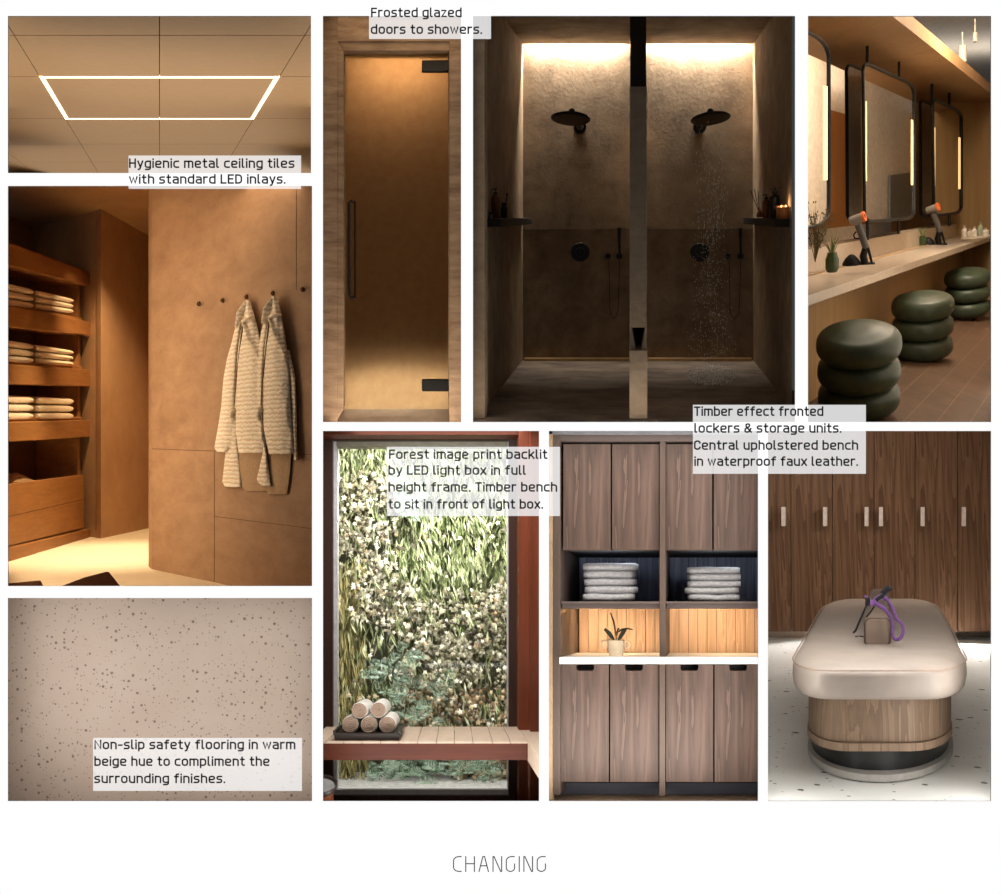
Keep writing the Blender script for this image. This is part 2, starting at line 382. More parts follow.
def fillet(P, r, n=6):
    if not r: return [Vector(p) for p in P]
    out = [Vector(P[0])]
    for i in range(1, len(P)-1):
        p, a, b = Vector(P[i]), Vector(P[i-1]), Vector(P[i+1])
        la, lb = (a-p).length, (b-p).length
        ra = min(r, la if i == 1 else la/2); rb = min(r, lb if i == len(P)-2 else lb/2); q = min(ra, rb)
        A = p+(a-p).normalized()*q; B = p+(b-p).normalized()*q
        for k in range(n+1):
            t = k/n*PI/2; t1, t2 = 1-math.sin(t), 1-math.cos(t)
            out.append(p+(A-p)*t1+(B-p)*t2)
    out.append(Vector(P[-1]))
    return [q for k, q in enumerate(out) if k == 0 or (q-out[k-1]).length > 1e-4]
def lettering(name, mt, text_lines, cap, wgt, Y, parent, glyphs=G, gap=.27, label=None, cat=None):
    s = .01*(10+Y)/10; o = None
    for text, xs, xe, base in text_lines:
        adv = []; x = 0
        for ch in text: adv.append(x); x += glyphs[ch][0]+gap
        k = (xe-xs-wgt)/(x-gap); i0 = 0
        for word in text.split(' '):
            m = MB()
            for ch, ax in zip(word, adv[i0:i0+len(word)]):
                for P, r in glyphs[ch][1]:
                    Q = [Vector((xs+wgt/2+(ax+p.x)*k, base-wgt*.5-p.y*(cap-wgt))) for p in fillet(P, r)]
                    n = len(Q); L = []; Rr = []
                    for i in range(n):
                        d1 = (Q[i]-Q[i-1]).normalized() if i else (Q[1]-Q[0]).normalized()
                        d2 = (Q[i+1]-Q[i]).normalized() if i < n-1 else d1
                        n1 = Vector((-d1.y, d1.x)); n2 = Vector((-d2.y, d2.x)); nn = n1+n2
                        if nn.length < 1e-3: nn = n1.copy()
                        nn.normalize(); sc = min(1/max(nn.dot(n1), .5), 1.6)
                        q = Q[i].copy()
                        if i == 0: q -= d1*wgt*.5
                        if i == n-1: q += d2*wgt*.5
                        L.append(q+nn*wgt/2*sc); Rr.append(q-nn*wgt/2*sc)
                    d = Vector((0, .0003, 0))
                    m.rings([[PX(*l, s), PX(*rr, s), PX(*rr, s)+d, PX(*l, s)+d] for l, rr in zip(L, Rr)])
            i0 += len(word)+1
            o = m.build(name, mt, parent, label=label, cat=cat)
    return o
m_ink = plain('charcoal ink', (175, 175, 178), .9, spec=.1)
m_ink2 = plain('grey ink', (235, 235, 238), .9, spec=.1)
m_plate = bpy.data.materials.new('glowing translucent white'); m_plate.use_nodes = True
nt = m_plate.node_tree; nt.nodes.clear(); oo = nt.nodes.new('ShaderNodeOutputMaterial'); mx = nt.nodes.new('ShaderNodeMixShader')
tr = nt.nodes.new('ShaderNodeBsdfTransparent'); em = nt.nodes.new('ShaderNodeEmission'); em.inputs[1].default_value = 1.12  # added emission: the plates glow by themselves instead of being lit
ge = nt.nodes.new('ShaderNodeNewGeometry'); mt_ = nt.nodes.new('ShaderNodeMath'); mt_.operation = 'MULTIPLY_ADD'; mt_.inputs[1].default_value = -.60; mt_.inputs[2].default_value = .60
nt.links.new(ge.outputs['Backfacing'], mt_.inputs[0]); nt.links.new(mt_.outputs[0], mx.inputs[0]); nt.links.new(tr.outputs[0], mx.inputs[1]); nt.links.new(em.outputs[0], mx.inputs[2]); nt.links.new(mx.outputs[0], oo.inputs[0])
CAPS = [
 ((128.5,301,155.5,188.8), [('Hygienic metal ceiling tiles',129,294.5,168),('with standard LED inlays.',129,285.5,183.8)], 'white caption plate beginning Hygienic metal ceiling tiles'),
 ((369,491,4,38.8), [('Frosted glazed',371,461.7,17.2),('doors to showers.',370.8,482,34)], 'white caption plate reading Frosted glazed doors to showers'),
 ((386.8,560,446.8,516), [('Forest image print backlit',389,547.4,459),('by LED light box in full',388.5,526,474.9),('height frame. Timber bench',388.5,557.2,491.7),('to sit in front of light box.',388.3,543,508.8)], 'white caption plate beginning Forest image print backlit'),
 ((693,865.9,404.8,473.8), [('Timber effect fronted',694,823.4,416),('lockers & storage units.',694.3,841.4,432.8),('Central upholstered bench',694,858.2,449.9),('in waterproof faux leather.',694.3,858,466)], 'white caption plate beginning Timber effect fronted lockers'),
 ((93.1,301.9,738,790.9), [('Non-slip safety flooring in warm',94.3,295.4,749.3),('beige hue to compliment the',94.3,269.6,766),('surrounding finishes.',94.2,225.2,783.2)], 'white caption plate beginning Non-slip safety flooring'),
]
for (x0, x1, y0, y1), lines, lab in CAPS:
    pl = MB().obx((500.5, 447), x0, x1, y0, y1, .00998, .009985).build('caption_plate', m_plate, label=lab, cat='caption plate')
    lettering('printed_word', m_ink, lines, 9.6, 1.62, -.0215, pl)
lettering('title_lettering', m_ink2, [('CHANGING', 453, 546, 871.9)], 15.8, 1.05, -.004, None, THIN, .27, 'thin grey capitals spelling CHANGING along the bottom of the board', 'lettering')

# ------------------------------------------------------------------ 1. metal ceiling with LED frame
m_tile = plain('beige powder coated metal tile', (188, 164, 130), .55, var=.02)
m_gap = plain('dark joint', (52, 36, 24), .8)
def ceiling_panel():
    V = (159.5, 273); k = 10.1*263
    def C(x, y, up=0): s = k/(273-y)/1000; return PX(x, y, s)+Vector((0, 0, up))
    ys = [-6, 35.2, 76.5, 118.5, 144, 162, 180]; lines = [-3.08, -2.06, -1.0, 0, 1.0, 2.06, 3.08]
    X = lambda t, y: V[0]+t*120*(273-y)/(273-76.5)
    m = MB()
    for a in range(len(ys)-1):
        for b in range(6):
            y0, y1 = ys[a], ys[a+1]; g = .0032
            P = [(lines[b]+g, y0), (lines[b+1]-g, y0), (lines[b+1]-g, y1), (lines[b]+g, y1)]
            y0 += .012*(273-y0)**2/1500; y1 -= .004*(273-y1)**2/1500
            P = [(P[0][0], y0), (P[1][0], y0), (P[2][0], y1), (P[3][0], y1)]
            m.prism([C(X(t, y), y) for t, y in P], (0, 0, .03))
    m.mat(1).prism([C(X(t, y), y, .035) for t, y in ((-3.1, -6), (3.1, -6), (3.1, 180), (-3.1, 180))], (0, 0, .03))
    struct(m, 'ceiling', [m_tile, m_gap], 'beige metal tiled ceiling with thin dark joints')
    led = plain('led diffuser', (255, 240, 205), .5, em=(1, .82, .54), es=2.6)
    r = empty('led_light_frame', C(160, 98), 'glowing rectangular LED light frame inlaid in the beige metal ceiling', 'ceiling light')
    t = -.008
    def bar(P): return MB().prism([C(X(a, y), y, t) for a, y in P], (0, 0, .03)).build('light_bar', led, r)
    bar([(-1, 76.5), (1, 76.5), (1-.008, 77.7), (-1+.008, 77.7)]); bar([(-1, 118.3), (1, 118.3), (1, 119), (-1, 119)])
    bar([(-1, 76.5), (-.964, 76.5), (-.964, 119), (-1, 119)]); bar([(.964, 76.5), (1, 76.5), (1, 119), (.964, 119)])
    frustum('ceiling', .029, m_tile, 'plain beige light-blocking housing added around the metal ceiling', 'lrb', mg=4)
    struct(MB().quad(PX(-30, 150, .0288), PX(340, 150, .0288), PX(340, 200, .0288), PX(-30, 200, .0288)), 'wall_back', m_tile, 'plain beige end wall far behind the metal ceiling')
room('ceiling', 'rb'); ceiling_panel(); room(None)

# ------------------------------------------------------------------ 9. flooring sample
def flooring():
    mt = speckle('speckled beige vinyl', (190, 169, 152), (196, 176, 160), (128, 110, 98), (160, 143, 129), 19, .36, .65, 26, .34)
    MB().obx((500.5, 447), 2, 318, 592, 807, .0106, .01065).build('flooring_sheet', mt, label='flat sheet of beige safety flooring with small brown flecks', cat='flooring')
    frustum('flooring', .0107, m_board_side, 'pale light-blocking housing added around the flooring sheet')
m_board_side = plain('pale lining', (205, 203, 200), .8)
room('flooring', 'lrtb'); flooring(); room(None)

# ------------------------------------------------------------------ 2. robes and towel shelves
def robes():
    FZ = -1.6
    m_wall = stone('warm limestone', (142, 108, 78), (168, 134, 100), 1.6, .75, .35, (1, 1, 2.2))
    m_alc = stone('alcove plaster', (164, 124, 84), (184, 144, 102), 1.2, .8, .25)
    m_fl = plain('cream stone floor', (225, 210, 180), .6, var=.03)
    m_wood = wood('honey oak', (128, 82, 42), (166, 114, 64), 'Y', 22, .5)
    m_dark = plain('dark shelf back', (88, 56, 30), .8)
    m_groove = plain('joint line', (112, 82, 56), .975)
    fl = lambda x, y: PX(x, y, 1.6/(y-447))
    s2 = lambda x: 1/(76.3+.132*(x-151.3))
    def Wp(x, y, o=0): s = s2(x)-o*.001; return PX(x, y, s)
    # floor
    m = MB(); m.prism([fl(-12, 592), fl(322, 592), fl(322, 524), fl(-12, 524)], (0, 0, -.05))
    struct(m, 'floor', m_fl, 'cream stone floor of the towel room')
    # robe wall
    wv = Vector((-.45, .9, 0))*.3
    m = MB(); m.prism([Wp(151.6, 160), Wp(322, 160), Wp(322, 606), Wp(151.6, 569)], wv)
    gr = m.mat(1)
    def line(P, w=.6):
        (x0, y0), (x1, y1) = P
        d = (0, w) if abs(x1-x0) > abs(y1-y0) else (w, 0)
        gr.prism([Wp(x0, y0, .004), Wp(x1, y1, .004), Wp(x1+d[0], y1+d[1], .004), Wp(x0+d[0], y0+d[1], .004)], (0, .01, 0))
    line([(152, 448.5), (318, 454.5)]); line([(214, 516), (318, 529)]); line([(214, 451), (214, 592)]); line([(296, 186), (296, 290)], .5)
    struct(m, 'wall_right', [m_wall, m_groove], 'pale limestone slab wall carrying the robe hooks')
    # alcove wall, back wall, left wall, ceiling
    a1, a2 = (101, .01749), (154, .0200)
    m = MB(); m.quad(PX(101, 205, .01749), PX(175, 205, .0212), PX(175, 560, .0212), PX(101, 560, .01749))
    struct(m, 'wall_back', m_alc, 'tan plaster wall at the far end of the towel room')
    m = MB()
    col = [(90, .0181), (93, .01782), (96.5, .0176), (101, .01749)]
    m.rings([[PX(x, 200, s) for x, s in col], [PX(x, 560, s) for x, s in col]], closed=False, caps=False)
    struct(m, 'wall_corner', m_alc, 'rounded plaster corner beside the towel shelves', smooth=60)
    m = MB(); m.quad(PX(101, 200, .01755), PX(32, 200, .0190), PX(32, 560, .0190), PX(101, 560, .01755)); m.quad(PX(32, 200, .0190), PX(-60, 200, .0160), PX(-60, 560, .0160), PX(32, 560, .0190))
    struct(m, 'wall_left', m_alc, 'shadowed plaster wall behind the towel shelves')
    m = MB(); m.quad(*[PX(x, 447-4.165/s, s) for x, s in ((-60, .0148), (170, .0148), (200, .023), (-60, .023))])
    struct(m, 'ceiling', m_alc, 'tan plaster ceiling of the towel room')
    frustum('robes', .016, m_alc, 'tan light-blocking housing added around the towel room', 'lrtb')
    struct(MB().quad(PX(150, 170, .021), PX(330, 170, .014), PX(330, 600, .014), PX(150, 600, .021)), 'wall_rear', m_alc, 'plaster wall behind the limestone slab')
    # shelf unit
    s1 = lambda x: 1/(71.9-.1907*(x-8.2)); X = Vector((-.85, -.1, 0))
    def Sp(x, y, o=0): return PX(x, y, s1(x))+X*o
    def band(m, x0, x1, tl, tr, br, bl, o=0, dep=.85):
        """front band with rows given at x=8 and x=91"""
        def R(a, b, x): return lerp(a, b, (x-8)/83)
        m.prism([Sp(x0, R(tl, tr, x0), o), Sp(x1, R(tl, tr, x1), o), Sp(x1, R(bl, br, x1), o), Sp(x0, R(bl, br, x0), o)], X*dep)
        return m
    u = empty('towel_shelf_unit', Sp(50, 550), 'honey oak open shelving unit holding folded towels', 'shelving unit')
    sh = [(243, 273, 286, 265), (305, 322, 335.7, 327), (364, 369.7, 386.5, 384.5), (422, 420, 437, 442)]
    for q in sh:
        m = MB(); band(m, -4, 91, *q)
        tl, tr, br, bl = q; band(m, -4, 88, tl-4, tr-3.2, tr, tl, .12, .75); m.build('shelf', m_wood, u, bev=.012)
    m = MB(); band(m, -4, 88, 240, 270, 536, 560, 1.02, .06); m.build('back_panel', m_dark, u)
    m = MB(); band(m, 88, 90.5, 270, 272, 534, 534, .2, .975); m.build('side_panel', m_wood, u)
    m = MB(); band(m, -4, 91, 548, 528.6, 537, 562.5); m.build('plinth', m_wood, u, bev=.01)
    m = MB(); band(m, -4, 86.5, 484.5, 474, 526.5, 547, .05, .06); b = m.build('drawer_front', m_wood, u, bev=.008)
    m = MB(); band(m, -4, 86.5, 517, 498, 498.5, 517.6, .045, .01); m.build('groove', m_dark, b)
    # towels
    tw = fabric('cream towelling', (240, 218, 182), 50, .4)
    rb = fabric('brown ribbon', (120, 84, 50), 60)
    rows = [(281, 301.5, 305.5, 315.5), (338.5, 352, 362, 367.5), (394.5, 398.5, 420.5, 419.5)]
    names = ['top', 'middle', 'bottom']; shn = ['upper', 'middle', 'lowest towel']
    for a, (tl, tr, bl, br) in enumerate(rows):
        for k in range(3):
            t0, t1 = k/3+.02, (k+1)/3-.01
            root = None; m = MB()
            for x0, x1 in ((-4, 38.5), (44, 78)):
                R = []
                n = 14
                for j, tt in enumerate([0, .03, .1, .3, .7, .93, 1] if x0 > 0 else [0, .3, .7, .9, .97, 1]):
                    x = lerp(x0, x1, tt); pin = {0: .55, .03: .8, 1: .6, .97: .8}.get(tt, 1)
                    yt = lerp(lerp(tl, tr, (x-8)/83), lerp(bl, br, (x-8)/83), t0); yb = lerp(lerp(tl, tr, (x-8)/83), lerp(bl, br, (x-8)/83), t1)
                    c = (yt+yb)/2; h = (yb-yt)/2*pin
                    ring = []
                    for q in range(n):
                        an = 2*PI*q/n; cx = math.cos(an); sx = math.sin(an)
                        dd = .42-.34*(abs(cx)**.5)*(1 if cx > 0 else -1); ring.append(Sp(x, c-h*1.08*(abs(sx)**.4)*(1 if sx > 0 else -1), dd))
                    R.append(ring)
                m.rings(R)
            o = m.build('folded_towel', tw, smooth=True, label=f'{names[k]} cream folded towel of the stack on the {shn[a]} shelf', cat='towel', group='folded towels on the oak shelves')
            m = MB(); x0, x1 = 38.2, 44.2
            yy = [lerp(lerp(tl, tr, (x-8)/83), lerp(bl, br, (x-8)/83), t) for x in (x0, x1) for t in (t0+.04, t1-.04)]
            m.prism([Sp(x0, yy[0], .14), Sp(x1, yy[2], .14), Sp(x1, yy[3], .14), Sp(x0, yy[1], .14)], X*.5); m.build('ribbon', rb, o, bev=.015)
    # cloth in the bin
    m = MB(); R = []
    for j in range(9):
        t = j/8; x = 27+22*t; hh = math.sin(PI*t)**.6*9
        R.append([Sp(x, 482-hh*math.sin(PI*q/9)*(1+.18*noise.noise(Vector((x*.3, q*.9, 0)))), .45-.25*math.cos(PI*q/9)) for q in range(10)]+[Sp(x, 488, .5)])
    m.rings(R); m.build('crumpled_towel', fabric('brown towelling', (150, 112, 70), 30), smooth=True, label='crumpled tan towel lying in the open bin below the shelves', cat='towel')
    # benches in the corner
    m_lea = plain('brown leather', (92, 58, 34), .5)
    m = MB(); m.prism([PX(x, y, .0107) for x, y in ((40, 594), (61.5, 585.5), (84, 577), (106, 571.2), (109, 571.6), (120, 585.5), (127, 595))], (.0, .25, -.3)); m.build('leather_bench', m_lea, bev=.01, label='brown bench end poking up at the bottom edge of the towel room floor', cat='bench')
    m = MB(); m.prism([PX(x, y, .0107) for x, y in ((0, 583.6), (38, 580), (41.3, 580.3), (36, 592), (0, 596))], (.0, .25, -.3)); m.build('leather_bench', m_lea, bev=.01, label='smaller brown bench corner at the bottom left of the towel room floor', cat='bench')
    # hooks
    m_hook = plain('brushed bronze', (96, 76, 58), .35, 1)
    for (x, y), lab in zip([(199, 304), (222.7, 300.5), (246.5, 297), (272.8, 293.2), (302.5, 289.5)],
        ['empty metal wall hook farthest from the robes by the slab edge', 'empty metal wall hook just before the first robe', 'metal wall hook carrying the first robe', 'metal wall hook carrying the second robe', 'empty metal wall hook beyond the second robe']):
        r = empty('wall_hook', Wp(x, y), lab, 'hook', 'wall hooks on the limestone slab')
        T = rig(x, y, s2(x)-.00002, 0)
        MB().rings([[T(math.cos(a)*2.3*q, d, math.sin(a)*2.3*q) for a in [2*PI*k/14 for k in range(14)]] for q, d in ((1, 2), (1, -.8), (.85, -1.2))]).build('mount', m_hook, r, smooth=True)
        MB().tube([T(0, -1, 0), T(0, -4, -.3), T(0, -6.5, .6), T(0, -7.2, 2.2)], [.012, .011, .011, .013], 8).build('peg', m_hook, r, smooth=True)
    # robes
    m_robe, ntr, br = nodes('cream waffle towelling')
    wv_ = ntr.nodes.new('ShaderNodeTexWave'); wv_.wave_type = 'BANDS'; wv_.bands_direction = 'Z'; wv_.inputs['Scale'].default_value = 6.5; wv_.inputs['Distortion'].default_value = 5; wv_.inputs['Detail'].default_value = 3; wv_.inputs['Detail Scale'].default_value = 2.4; wv_.inputs['Detail Roughness'].default_value = .7
    ntr.links.new(mapped(ntr, (1.2, 1.2, 1)), wv_.inputs['Vector']); f = wv_.outputs['Fac']
    ntr.links.new(ramp(ntr, f, [(.05, rgb((226, 204, 172))), (.35, rgb((244, 232, 210))), (1, rgb((250, 242, 226)))]), br.inputs['Base Color'])
    br.inputs['Roughness'].default_value = .95; bump(ntr, br, f, .55, .02)
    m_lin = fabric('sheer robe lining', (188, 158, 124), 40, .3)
    def drape(name, rows, off, bulge, mt, parent, seed=0, n=16, thick=.03):
        m = MB(); R = []; Y0, Y1 = rows[0][0], rows[-1][0]; J = 34
        for j in range(J+1):
            y = lerp(Y0, Y1, j/J)
            for a, b in zip(rows, rows[1:]):
                if a[0] <= y <= b[0]+1e-6: t = (y-a[0])/(b[0]-a[0]); xl, xr = lerp(a[1], b[1], t), lerp(a[2], b[2], t); break
            F = []; Bk = []
            for i in range(n+1):
                t = i/n; x = lerp(xl, xr, t)
                wr = .022*noise.noise(Vector((x*.22+seed, y*.035, seed)))*min(1, (y-Y0)/30)+.006*noise.noise(Vector((x*.3, y*.5, seed)))
                o = off+bulge*(max(0, math.sin(PI*t))**.55)+wr*min(1, math.sin(PI*t)*3)
                F.append(Wp(x, y+.8*noise.noise(Vector((x*.4, seed, 3)))*(j == J), o)); Bk.append(Wp(x, y, off-thick*.3))
            R.append(F+Bk[::-1])
        m.rings(R); return m.build(name, mt, parent, smooth=50)
    A = empty('bathrobe', Wp(244, 487), 'cream towelling bathrobe hanging on the hook farther along the slab wall', 'bathrobe', 'bathrobes hanging on the wall hooks')
    B = empty('bathrobe', Wp(272, 487), 'cream towelling bathrobe with both sleeves showing nearest the room edge', 'bathrobe', 'bathrobes hanging on the wall hooks')
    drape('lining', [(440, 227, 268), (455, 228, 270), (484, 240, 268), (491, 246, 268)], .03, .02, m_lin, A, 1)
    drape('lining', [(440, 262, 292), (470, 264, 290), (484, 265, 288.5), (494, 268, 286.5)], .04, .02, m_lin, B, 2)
    drape('skirt', [(400, 228, 236), (440, 227, 236.5), (452, 225.5, 238), (482, 222.3, 241), (487, 225, 241)], .05, .05, m_robe, A, 3)
    drape('skirt', [(400, 257, 263), (440, 260, 264), (452, 263, 266.5), (480, 256.5, 270), (486, 261, 271)], .09, .05, m_robe, B, 4)
    drape('body', [(300, 246, 249.5), (312, 242, 253), (325, 240.5, 257), (345, 237.5, 262), (370, 235.5, 266), (408, 234.5, 268), (430, 235.5, 267), (453, 238.5, 266)], .07, .09, m_robe, A, 5)
    drape('sleeve', [(316, 239.2, 242), (330, 234.5, 241), (345, 231, 238.5), (358, 227, 237), (378, 223.5, 236), (408, 221, 234.5), (430, 217.5, 233.5), (448, 214.3, 231), (452, 217, 227)], .06, .09, m_robe, A, 6)
    drape('body', [(296.5, 271.5, 275.5), (312, 268.5, 280), (325, 267, 283.4), (345, 264.5, 286.5), (370, 263, 289), (408, 262.3, 290.5), (430, 264, 292), (454, 269, 293.6)], .13, .09, m_robe, B, 7)
    drape('sleeve', [(312, 266.5, 269), (330, 261.5, 267), (345, 259, 264.5), (370, 257.5, 263), (408, 257.3, 262), (440, 259, 263)], .12, .05, m_robe, B, 8)
    drape('sleeve', [(350, 285.5, 289.5), (375, 288.5, 295), (400, 290.5, 296.3), (430, 291.5, 297), (460, 294, 297.6)], .05, .07, m_robe, B, 9)
    for r, dx, dy, o in ((A, 0, 0, .17), (B, 26.6, -3.6, .23)):
        m = MB(); m.tube([Wp(247+dx, 302+dy, o-.04), Wp(241+dx, 314+dy, o), Wp(236.5+dx, 327+dy, o-.02)], [.016, .03, .012], 8, flat=1.8, flatdir=Vector((1, 0, 0)))
        m.tube([Wp(248.5+dx, 302+dy, o-.05), Wp(252+dx, 318+dy, o-.01), Wp(244+dx, 321+dy, o+.01), Wp(243+dx, 324+dy, o)], [.014, .022, .02, .008], 8, flat=1.6, flatdir=Vector((1, 0, 0)))
        m.tube([Wp(243+dx, 321+dy, o), Wp(249+dx, 337+dy, o+.02), Wp(258+dx, 356+dy, o-.01)], [.014, .02, .01], 8, flat=1.6, flatdir=Vector((1, 0, 0)))
        m.build('collar', m_robe, r, smooth=True)
        m = MB(); m.ball(Wp(233.4+dx, 410+dy*.2, o-.03), .032, 8, (1, .7, 1)); m.tube([Wp(233+dx, 411, o-.03), Wp(231+dx, 414, o-.02), Wp(232.5+dx, 421, o-.03)], [.02, .02, .012], 8); m.build('belt_loop', m_robe, r, smooth=True)
        m = MB(); m.tube([Wp(242.5+dx, 325+dy, o-.02), Wp(239.5+dx, 350+dy, o-.05), Wp(236+dx, 380, o-.06), Wp(234.2+dx, 405, o-.05)], [.01, .007, .007, .006], 6); m.build('front_edge', fabric('shaded robe opening', (150, 118, 84), 50), r, smooth=True)  # dark line of shade along the robe opening, put in as colour
room('robes', 'lrtb'); robes(); room(None)

# ------------------------------------------------------------------ 3. frosted door
def door_panel():
    V = (395, 250); m_st = stone('linen limestone', (126, 100, 78), (182, 156, 128), 4.5, .8, .6, (.5, 1, 2.6))
    m_in = stone('inner plaster', (120, 88, 60), (140, 106, 76), 1.5, .8, .2)
    m_blk = plain('matt black metal', (14, 13, 13), .45, 0); m_gl = plain('frosted glass', (250, 236, 214), .34, spec=.3)
    b = m_gl.node_tree.nodes['Principled BSDF']; b.inputs['Transmission Weight'].default_value = 1; b.inputs['IOR'].default_value = 1.12; b.inputs['Roughness'].default_value = .52
    s = .01004; sg = .0103
    outer = lambda m, x0, x1, y0, y1: m.obx(V, x0, x1, y0, y1, s, sg)
    m = MB(); outer(m, 318, 337.5, 10, 428); m.opr(V, [(337.5, 41), (337.5, 420), (343.5, 409), (343.5, 51)], s+.00001, .0105)
    struct(m, 'wall_left', m_st, 'pale limestone door jamb with a chamfered reveal', bev=.004)
    m = MB(); outer(m, 449.5, 467, 10, 428); struct(m, 'wall_right', m_st, 'pale limestone door jamb beside the hinges', bev=.004)
    m = MB(); outer(m, 337.5, 449.5, 10, 41); m.opr(V, [(337.5, 41), (449.5, 41), (449.5, 50.5), (343.5, 50.5)], s+.00003, .0105); struct(m, 'wall_lintel', m_st, 'limestone lintel over the frosted door', bev=.004)
    m = MB(); m.prism([PX(318, 428, .01), PX(467, 428, .01), PX(450, 409.5, .0104), PX(343.5, 409.5, .0104)], (0, 0, -.05)); struct(m, 'floor', stone('pale stone sill', (190, 170, 148), (214, 196, 174), 4, .7, .3), 'pale stone threshold below the frosted door')
    # shower room behind
    sb = .0128; m = MB()
    fx = lambda x, y, q: PX(x, y, q)
    m.quad(fx(325, 25, sb), fx(465, 25, sb), fx(465, 352, sb), fx(325, 352, sb)); struct(m, 'wall_back', m_in, 'brown plaster wall seen blurred behind the frosted door')
    m = MB(); m.quad(fx(325, 422, .0104), fx(467, 422, .0104), fx(465, 350, sb), fx(325, 350, sb)); struct(m, 'floor', plain('lit shower floor', (214, 184, 150), .7), 'tan shower floor seen blurred behind the frosted door')
    frustum('door', sb, m_in, 'brown light-blocking housing added around the shower behind the frosted door', 'lrtb')
    d = empty('shower_door', PX(396, 409, .01026), 'tall frosted glass shower door with black handle and hinges', 'door')
    MB().obx(V, 343.5, 449, 51, 409, .01026, .010275).build('glass_panel', m_gl, d, label='warm toned frosted glass')
    for y, lab in ((60, 'black upper hinge'), (380, 'black lower hinge')):
        m = MB(); m.opr(V, rrect(422, 449.5, y, y+11.5, 1, 3), .01020, .01030); h = m.build('hinge', m_blk, d, bev=.004)
        MB().opr(V, rrect(445, 449.5, y+1.5, y+10, .5, 2), .01016, .01021).build('hinge_knuckle', m_blk, h)
    m = MB(); P = [PX(x, y, .01012) for x, y in ((351.5, 201), (349, 203), (349, 250), (349, 295), (351.5, 298))]; m.tube(P, .017, 10)
    for y in (201, 298): m.tube([PX(351, y, .01012), PX(352.5, y, .0103), PX(356, y, .01034)], .013, 8)
    m.build('handle', m_blk, d, smooth=True, label='black bar handle')
    m = MB(); m.tube([PX(355, y, .01020) for y in (202, 250, 297)], .011, 8); m.tube([PX(351, 202, .01013), PX(355, 202, .0102)], .011, 8); m.tube([PX(351, 297, .01013), PX(355, 297, .0102)], .011, 8); m.build('handle_bracket', m_blk, d, smooth=True)
room('door', 'lrtb'); door_panel(); room(None)

